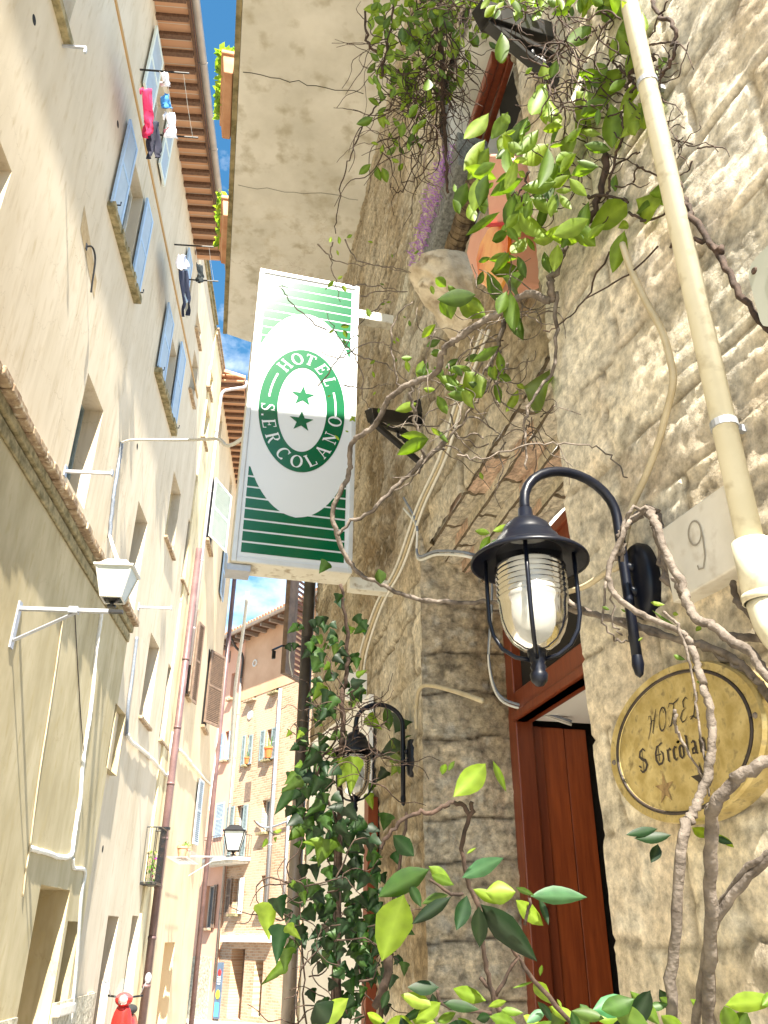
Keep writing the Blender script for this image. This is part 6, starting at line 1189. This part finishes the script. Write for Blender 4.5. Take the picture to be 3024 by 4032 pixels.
# trunks at the lower right
v4 = thing('climbing_vine', pt(2650, 4100, 1.45), 'grey woody vine trunks climbing in front of the brass plaque at the lower right', 'vine')
m = MB(); H = T(2300, 2300, .4522)
for q, t, r0, r1 in (([(2640, 4150), (2650, 3800), (2680, 3400), (2700, 3250)]+H(920, 2050, 1000, 1880, 1080, 1640, 1110, 1400, 1110, 1200, 1060, 950, 1010, 780, 960, 620, 900, 480, 800, 400, 500, 270, 300, 120, 220, 0)+[(2400, 2230), (2440, 2130), (2480, 2050)], (1.36, 1.62), .0095, .005),
                     ([(2800, 4150), (2790, 3900), (2800, 3650), (2800, 3400), (2800, 3200)]+H(1110, 1980, 1200, 1830, 1400, 1650, 1660, 1500), (1.34, 1.22), .0105, .0095),
                     ([(2720, 4150), (2760, 3900), (2810, 3650), (2930, 3480), (3080, 3330)], (1.38, 1.25), .0075, .007),
                     ([(2800, 3680), (2850, 3540), (2950, 3420), (3100, 3300)], (1.36, 1.24), .006, .005),
                     ([(2200, 2340)]+H(0, 230, 250, 300, 500, 370, 800, 470, 1050, 540, 1300, 640, 1460, 800, 1560, 920, 1700, 1060), (2.2, 1.38), .006, .008),
                     ([(2560, 2020), (2585, 2070), (2620, 2180)]+H(850, 0, 900, 180, 980, 300, 1120, 360, 1250, 470, 1450, 600, 1560, 760, 1680, 880), (1.70, 1.38), .0085, .009),
                     (H(780, -60, 830, 60, 880, 140), 1.7, .007, .007), (H(1300, -20, 1330, 150, 1420, 240, 1510, 370, 1530, 430), 1.62, .006, .006), (H(1200, 460, 1400, 470, 1640, 480), 1.56, .008, .008),
                     ([(2840, 1950), (2870, 2100), (2890, 2160), (2900, 2250)], 1.68, .006, .006), ([(2900, 2160), (2950, 2130)], 1.68, .008, .006),
                     (H(690, 240, 800, 340, 860, 480, 920, 700, 960, 950, 1000, 1200, 1040, 1500, 1090, 1850), (1.55, 1.45), .003, .002), (H(790, 1100, 800, 1250, 900, 1450, 1030, 1680), 1.5, .0035, .002)):
    px_twig(m, q, t, r0, r1, sides=10, wig=.0015, n=6)
for k in range(7): px_twig(m, [(2440+random.uniform(-15, 15), 2180+random.uniform(-40, 40)), (2450, 2100), (2500+random.uniform(-15, 15), 2030+random.uniform(-15, 25)), (2570, 2010+random.uniform(-10, 25)), (2590+random.uniform(-20, 20), 2100), (2620+random.uniform(-10, 30), 2250), (2680, 2350)], random.uniform(1.8, 1.95), .0045, .006)
px_twig(m, [(2385, 2290), (2380, 2430), (2420, 2520), (2460, 2520), (2480, 2480)], 1.85, .003, .002); px_twig(m, [(2400, 2280), (2420, 2450), (2450, 2500)], 1.85, .003, .002)
m.make('stems', m_bark, v4, smooth=True)
m = MB(); tile_leaves(m, 2300, 2300, .4522, [(640, 2130, 370, 2180, .3), (760, 2180, 440, 2230, .35), (940, 2120, 1100, 2190, .45), (1130, 2200, 1280, 2260, .4), (640, 2260, 600, 2430, .6), (1300, 2290, 1180, 2190, .3)], 1.5, .4, cols=DG+YG[:2])
m.make('foliage', m_leaf, v4, smooth=True)
# ivy column
iv = thing('ivy', pt(1330, 4150, 3.0), 'dark lobed ivy climbing in a column in front of the white board', 'ivy')
m = MB(); I = (1000, 2600, .422)
LI = [(880, 30, 770, 90, 1.), (720, 40, 640, 90, 1), (740, 110, 640, 200, .8), (760, 110, 740, 200, 1), (950, 140, 1060, 90, .6), (900, 220, 1060, 190, .7), (890, 290, 1060, 280, .9), (940, 240, 1010, 410, .8), (660, 240, 540, 370, .7), (700, 280, 640, 440, 1), (760, 330, 680, 470, .9), (690, 460, 610, 560, 1), (740, 500, 760, 570, .9), (880, 400, 930, 400, .9), (810, 670, 700, 750, 1), (830, 670, 870, 740, 1), (690, 830, 760, 900, 1), (780, 940, 700, 970, .9), (600, 860, 420, 1040, .6), (640, 930, 540, 1110, .7), (450, 960, 380, 1000, 1), (390, 1050, 280, 1170, .7), (450, 1110, 250, 1230, .6), (360, 1200, 190, 1440, .6), (450, 1230, 400, 1370, 1), (370, 1370, 290, 1470, 1), (420, 1440, 310, 1560, 1), (450, 1560, 310, 1680, 1.), (470, 1500, 420, 1640, 1), (480, 1660, 870, 1730, .0)]
LI = [q for q in LI if q[4] > 0]
tile_leaves(m, *I, LI, 3.0, .9, cols=DG+YG[4:], lobes=True, dt=.15)
LI2 = [(660, 1670, 610, 1910, 1.15, YG), (640, 1690, 450, 1700, .6, YG), (700, 1690, 860, 1790, .7, YG), (930, 900, 900, 1260, .6, YG), (900, 950, 780, 1180, .9, YG), (1060, 520, 1190, 650, .8, YG), (1230, 420, 1270, 660, .5, YG), (1410, 560, 1330, 640, .8, DG), (1280, 700, 1400, 960, .6, DG), (1420, 700, 1440, 740, 1, DG), (1340, 870, 1270, 950, .9, YG), (1240, 1040, 1150, 1110, .9, DG), (1320, 1000, 1290, 1060, .8, YG), (1380, 1000, 1350, 1070, .8, YG), (1110, 1150, 1070, 1240, .9, YG), (1060, 1240, 1110, 1400, .7, YG), (1040, 1500, 900, 1600, 1, DG), (1060, 1540, 1180, 1610, .9, DG), (1050, 1650, 910, 1700, .6, DG), (1090, 1640, 1200, 1730, .8, DG), (560, 1900, 590, 2060, .8, DG), (680, 1930, 720, 2060, 1, DG), (600, 1100, 540, 1250, 1, DG), (700, 1100, 640, 1250, 1, DG), (800, 1000, 690, 1080, 1, DG), (740, 1250, 830, 1330, 1, DG), (640, 1340, 480, 1440, .7, DG), (660, 1430, 720, 1600, 1, DG), (600, 1430, 640, 1610, .8, DG), (500, 1480, 570, 1600, 1, DG), (340, 660, 300, 720, .8, YG), (440, 660, 400, 740, .9, YG), (500, 760, 430, 740, .3, YG), (640, 600, 600, 620, .6, YG), (590, 570, 560, 540, .3, YG), (120, 1660, 90, 1740, .5, YG), (260, 1580, 190, 1610, .5, YG), (200, 1650, 200, 1700, .7, YG), (340, 2080, 370, 2130, .6, YG)]
for q in LI2:
    p = T(*I)(*q[:4]); px_leaf(m, *p[0], *p[1], (4.7 if p[0][0] > 1430 and p[0][1] < 3160 else 2.9)+random.uniform(-.1, .1), q[4], q[5], lobes=q[4] > .55)
tile_leaves(m, 800, 3000, .4667, [(560, 1190, 540, 1490, .75), (620, 1150, 670, 1320, .85), (680, 1380, 590, 1690, .75), (700, 1380, 830, 1500, .6), (700, 1580, 690, 1750, .9), (700, 1700, 480, 1890, .4), (840, 1100, 857, 1200, .7), (770, 1000, 740, 1060, .7)], 2.6, .8, cols=YG+DG[3:], lobes=True)
for (xa, ya, sx_, sy_, n, sz) in ((1330, 3450, 90, 200, 120, 60), (1300, 3050, 90, 160, 80, 55), (1370, 3750, 110, 180, 90, 50), (1300, 2700, 50, 200, 40, 45), (1220, 2480, 60, 60, 14, 40), (1450, 3600, 60, 120, 40, 50)):
    for _ in range(n):
        x, y = random.gauss(xa, sx_), random.gauss(ya, sy_)
        if x < 1120 or x > 1600 or (1290 < x < 1660 and 2600 < y < 3170): continue
        l = random.uniform(.7, 1.3)*sz; a = random.gauss(1.7, .7); px_leaf(m, x, y, x+l*cos(a), y+l*sin(a), random.uniform(2.85, 3.4), random.uniform(.8, 1.05), DG, lobes=True)
for _ in range(34):
    x, y = random.uniform(1225, 1440), random.uniform(2380, 2780); l = random.uniform(30, 60); a = random.gauss(1.7, .7); px_leaf(m, x, y, x+l*cos(a), y+l*sin(a), random.uniform(3.0, 3.3), .9, DG+YG[4:], lobes=True)
m.make('foliage', m_ivy, iv, smooth=True)
m = MB()
for q, r in (([(1330, 4150), (1330, 3700), (1335, 3300), (1345, 2950), (1350, 2750), (1365, 2650), (1370, 2500), (1340, 2300)], .013), ([(1310, 4150), (1315, 3600), (1320, 3250), (1250, 3050), (1330, 2900)], .008), ([(1480, 4150), (1520, 3850), (1560, 3500), (1600, 3200)], .012), ([(1200, 4100), (1190, 3800), (1180, 3500), (1195, 3200), (1215, 2950)], .004), ([(1160, 2850), (1200, 2900), (1300, 2880), (1400, 2820), (1480, 2810)], .003), ([(1130, 2870), (1230, 2940), (1330, 3050)], .002), ([(1000, 3230), (1060, 3280), (1120, 3290)], .002)): px_twig(m, q, 3.1, r, r*.5)
tangle(m, 1250, 2700, 1420, 3050, 34, 2.9, 3.2, .0024, 70, 6); tangle(m, 1380, 2800, 1560, 3150, 12, 2.8, 3.1, .0022, 80, 6); tangle(m, 1130, 3450, 1450, 4000, 34, 2.8, 3.2, .0028, 90, 6)
m.make('stems', m_bark2, iv, smooth=True)
# foreground shrub
sh_ = thing('shrub', pt(1900, 4300, 1.35), 'glossy broad leaved shrub close to the camera along the bottom of the photo', 'shrub')
m = MB(); LS = [(460, 880, 200, 1060, .32, DG), (440, 870, 270, 920, .45, YG), (560, 870, 500, 1100, .6, DG), (640, 940, 640, 1220, .42, DG), (650, 930, 1010, 1290, .38, DG), (600, 830, 800, 930, .4, YG), (680, 850, 880, 850, .75, YG), (880, 900, 1060, 1070, .45, YG), (880, 820, 1000, 870, .3, YG), (980, 880, 1320, 870, .36, [(.06, .16, .07)]), (1030, 890, 1100, 1060, .3, DG), (530, 760, 790, 620, .36, [(.05, .14, .06)]), (150, 870, 10, 1270, .55, YG), (190, 800, 260, 940, .55, DG), (320, 700, -20, 880, .5, DG), (310, 680, 460, 790, .5, YG), (220, 620, 70, 470, .55, DG), (330, 740, 470, 800, .4, YG), (560, 600, 620, 560, .3, YG), (680, 10, 500, 220, .55, YG), (730, -10, 820, 200, .24, YG), (400, 90, 420, 0, .5, YG), (440, 60, 480, -10, .4, YG), (380, 1470, 180, 1480, .45, DG), (390, 1570, 230, 1700, .6, YG), (370, 1560, 100, 1712, .22, DG), (400, 1570, 640, 1620, .35, DG), (690, 1560, 460, 1480, .45, YG), (700, 1600, 820, 1560, .4, YG), (620, 1680, 720, 1660, .6, DG), (790, 1620, 910, 1640, .4, YG), (1000, 1440, 1100, 1560, .5, YG), (1040, 1400, 1050, 1320, .35, YG), (1000, 1430, 860, 1480, .12, YG), (1080, 1620, 950, 1700, .45, [(.09, .2, .12)]), (1100, 1600, 1290, 1690, .35, YG), (1150, 1550, 1180, 1600, .4, YG), (1380, 1620, 1659, 1560, .45, [(.05, .2, .08)]), (1400, 1680, 1659, 1620, .5, YG), (1300, 1580, 1380, 1690, .7, DG)]
for q in LS:
    p = T(1500, 3000, .603)(*q[:4]); px_leaf(m, *p[0], *p[1], 1.3+random.uniform(-.08, .08), q[4], q[5], roll=random.uniform(-.3, .3))
for q in [(2500, 3930, 2360, 3990, .5, DG), (2560, 3900, 2480, 4060, .5, DG), (2420, 3960, 2560, 4080, .6, YG), (2600, 4040, 2480, 3900, .5, YG), (2850, 3960, 2900, 4080, .6, YG), (2860, 3960, 3040, 3930, .4, YG), (2940, 3990, 2880, 4090, .7, YG), (3000, 3960, 3060, 3900, .5, YG), (1240, 3950, 1320, 4060, .9, DG), (1370, 3930, 1230, 4050, .5, YG), (2250, 3980, 2380, 4010, .4, YG), (2700, 4080, 2600, 3990, .5, YG)]: px_leaf(m, *q[:4], 1.2, q[4], q[5], roll=random.uniform(-.3, .3))
for _ in range(80):
    x, y = random.uniform(1450, 2800), random.uniform(3960, 4200); l = random.uniform(60, 150); a = random.uniform(0, 6.3); px_leaf(m, x, y, x+l*cos(a), y+l*sin(a), random.uniform(1.2, 1.5), .5, YG+DG)
m.make('foliage', m_leaf, sh_, smooth=True)
m = MB(); S8 = T(1500, 3000, .603)
for q, r in (([(1920, 4300)]+S8(800, 1712, 740, 1550, 690, 1350, 660, 1150, 640, 940, 580, 820, 530, 560, 580, 350, 595, 260), .0045), (S8(580, 350, 510, 270, 420, 285, 330, 335, 250, 335, 150, 370, 60, 470, 0, 570), .004), (S8(740, 1540, 900, 1270), .0035), (S8(1250, 1712, 1000, 1430, 860, 1210, 700, 1000), .004), (S8(940, 1060, 970, 890), .003), (S8(540, 860, 440, 850, 320, 770), .003), (S8(720, 1640, 560, 1620, 400, 1580, 370, 1490), .0035), (S8(650, 1410, 720, 1500, 780, 1700), .004), (S8(50, 1250, 40, 1400, -40, 1600), .008)): px_twig(m, q, 1.35, r, r*.8, sides=8, wig=.0012)
m.make('stems', m_bark2, sh_, smooth=True)
for (x, y, a_, dxy) in ():
    pass
# ---------------------------------------------------------------- scooter
sc_o = pt(496, 4010, 14.0); sx0, sy0 = sc_o[0], sc_o[1]
sc = thing('scooter', (sx0, sy0, -.27), 'red and white scooter with windscreen parked by the left house', 'scooter')
fsx = Fr((0, 0), 0); fsx.o = np.array([sx0, sy0, -.27]); fsx.d = np.array([1., .1, 0])*.86; fsx.n = np.array([.1, -1., 0])*.86      # d sideways, n forward (to camera)
def el(m, c, rx, ry, rz, n=20):
    o = fsx.p(*c); R0 = []
    for i in range(n//2+1):
        ph = -pi/2+pi*i/(n//2); R0.append(m._a([o+fsx.d*rx*cos(ph)*cos(2*pi*j/n)+fsx.n*ry*cos(ph)*sin(2*pi*j/n)+np.array([0, 0, rz*sin(ph)]) for j in range(n)]))
    for a, b in zip(R0, R0[1:]): m.f += [(a+j, a+(j+1) % n, b+(j+1) % n, b+j) for j in range(n)]
def tor(m, c, R_, r, n=28, k=10):
    o = fsx.p(*c); G_ = []
    for i in range(n):
        t = 2*pi*i/n; cdir = fsx.n*cos(t)+np.array([0, 0, 1.])*sin(t); G_.append(m._a([o+cdir*(R_+r*cos(2*pi*j/k))+fsx.d*r*sin(2*pi*j/k) for j in range(k)]))
    for i in range(n): a, b = G_[i], G_[(i+1) % n]; m.f += [(a+j, a+(j+1) % k, b+(j+1) % k, b+j) for j in range(k)]
for y in (.62, -.62):
    m = MB(); tor(m, (0, y, .22), .17, .05); w_ = m.make('wheel', m_tyre, sc, smooth=True); m = MB(); m.lathe(fsx.p(-.03, y, .22), [(0, 0), (.13, .0), (.13, .06), (0, .06)], 20, fsx.d); m.make('rim', m_galv, w_)
m = MB(); el(m, (0, .48, .55), .2, .12, .36); el(m, (0, .62, .36), .09, .24, .12); el(m, (0, -.35, .5), .18, .42, .22); m.box(fsx, -.15, .15, -.2, .45, .22, .3); m.make('body', m_red, sc, smooth=True)
m = MB(); el(m, (0, -.3, .76), .15, .36, .08); m.make('seat', m_tyre, sc, smooth=True)
m = MB(); el(m, (0, .52, .95), .17, .14, .11); m.make('handlebar_cover', m_red, sc, smooth=True)
m = MB(); m.tube([fsx.p(-.34, .4, 1.0), fsx.p(0, .5, .97), fsx.p(.34, .4, 1.0)], .016, 8); m.make('handlebar', m_iron, sc, smooth=True)
m = MB(); m.lathe(fsx.p(0, .64, .95), [(0, .03), (.07, .02), (.085, -.02)], 20, fsx.n); m.make('headlight', m_lampglass, sc, smooth=True)
m = MB(); pts = [[fsx.p(.19*sin(a)*(1-.45*t*t), .58+.06*cos(a)*1.-.12*t, .98+.27*t) for a in np.linspace(-1.3, 1.3, 9)] for t in (0, .3, .6, .85, 1)]
for a, b in zip(pts, pts[1:]):
    for j in range(8): m.poly([a[j], a[j+1], b[j+1], b[j]])
m.make('windscreen', m_clear, sc, smooth=True)
for s_ in (-1, 1):
    m = MB(); m.tube([fsx.p(.28*s_, .43, .99), fsx.p(.34*s_, .43, 1.15), fsx.p(.38*s_, .43, 1.2)], .007, 6); el(m, (.40*s_, .43, 1.26), .065, .02, .085); m.make('mirror', m_galv, sc, smooth=True)
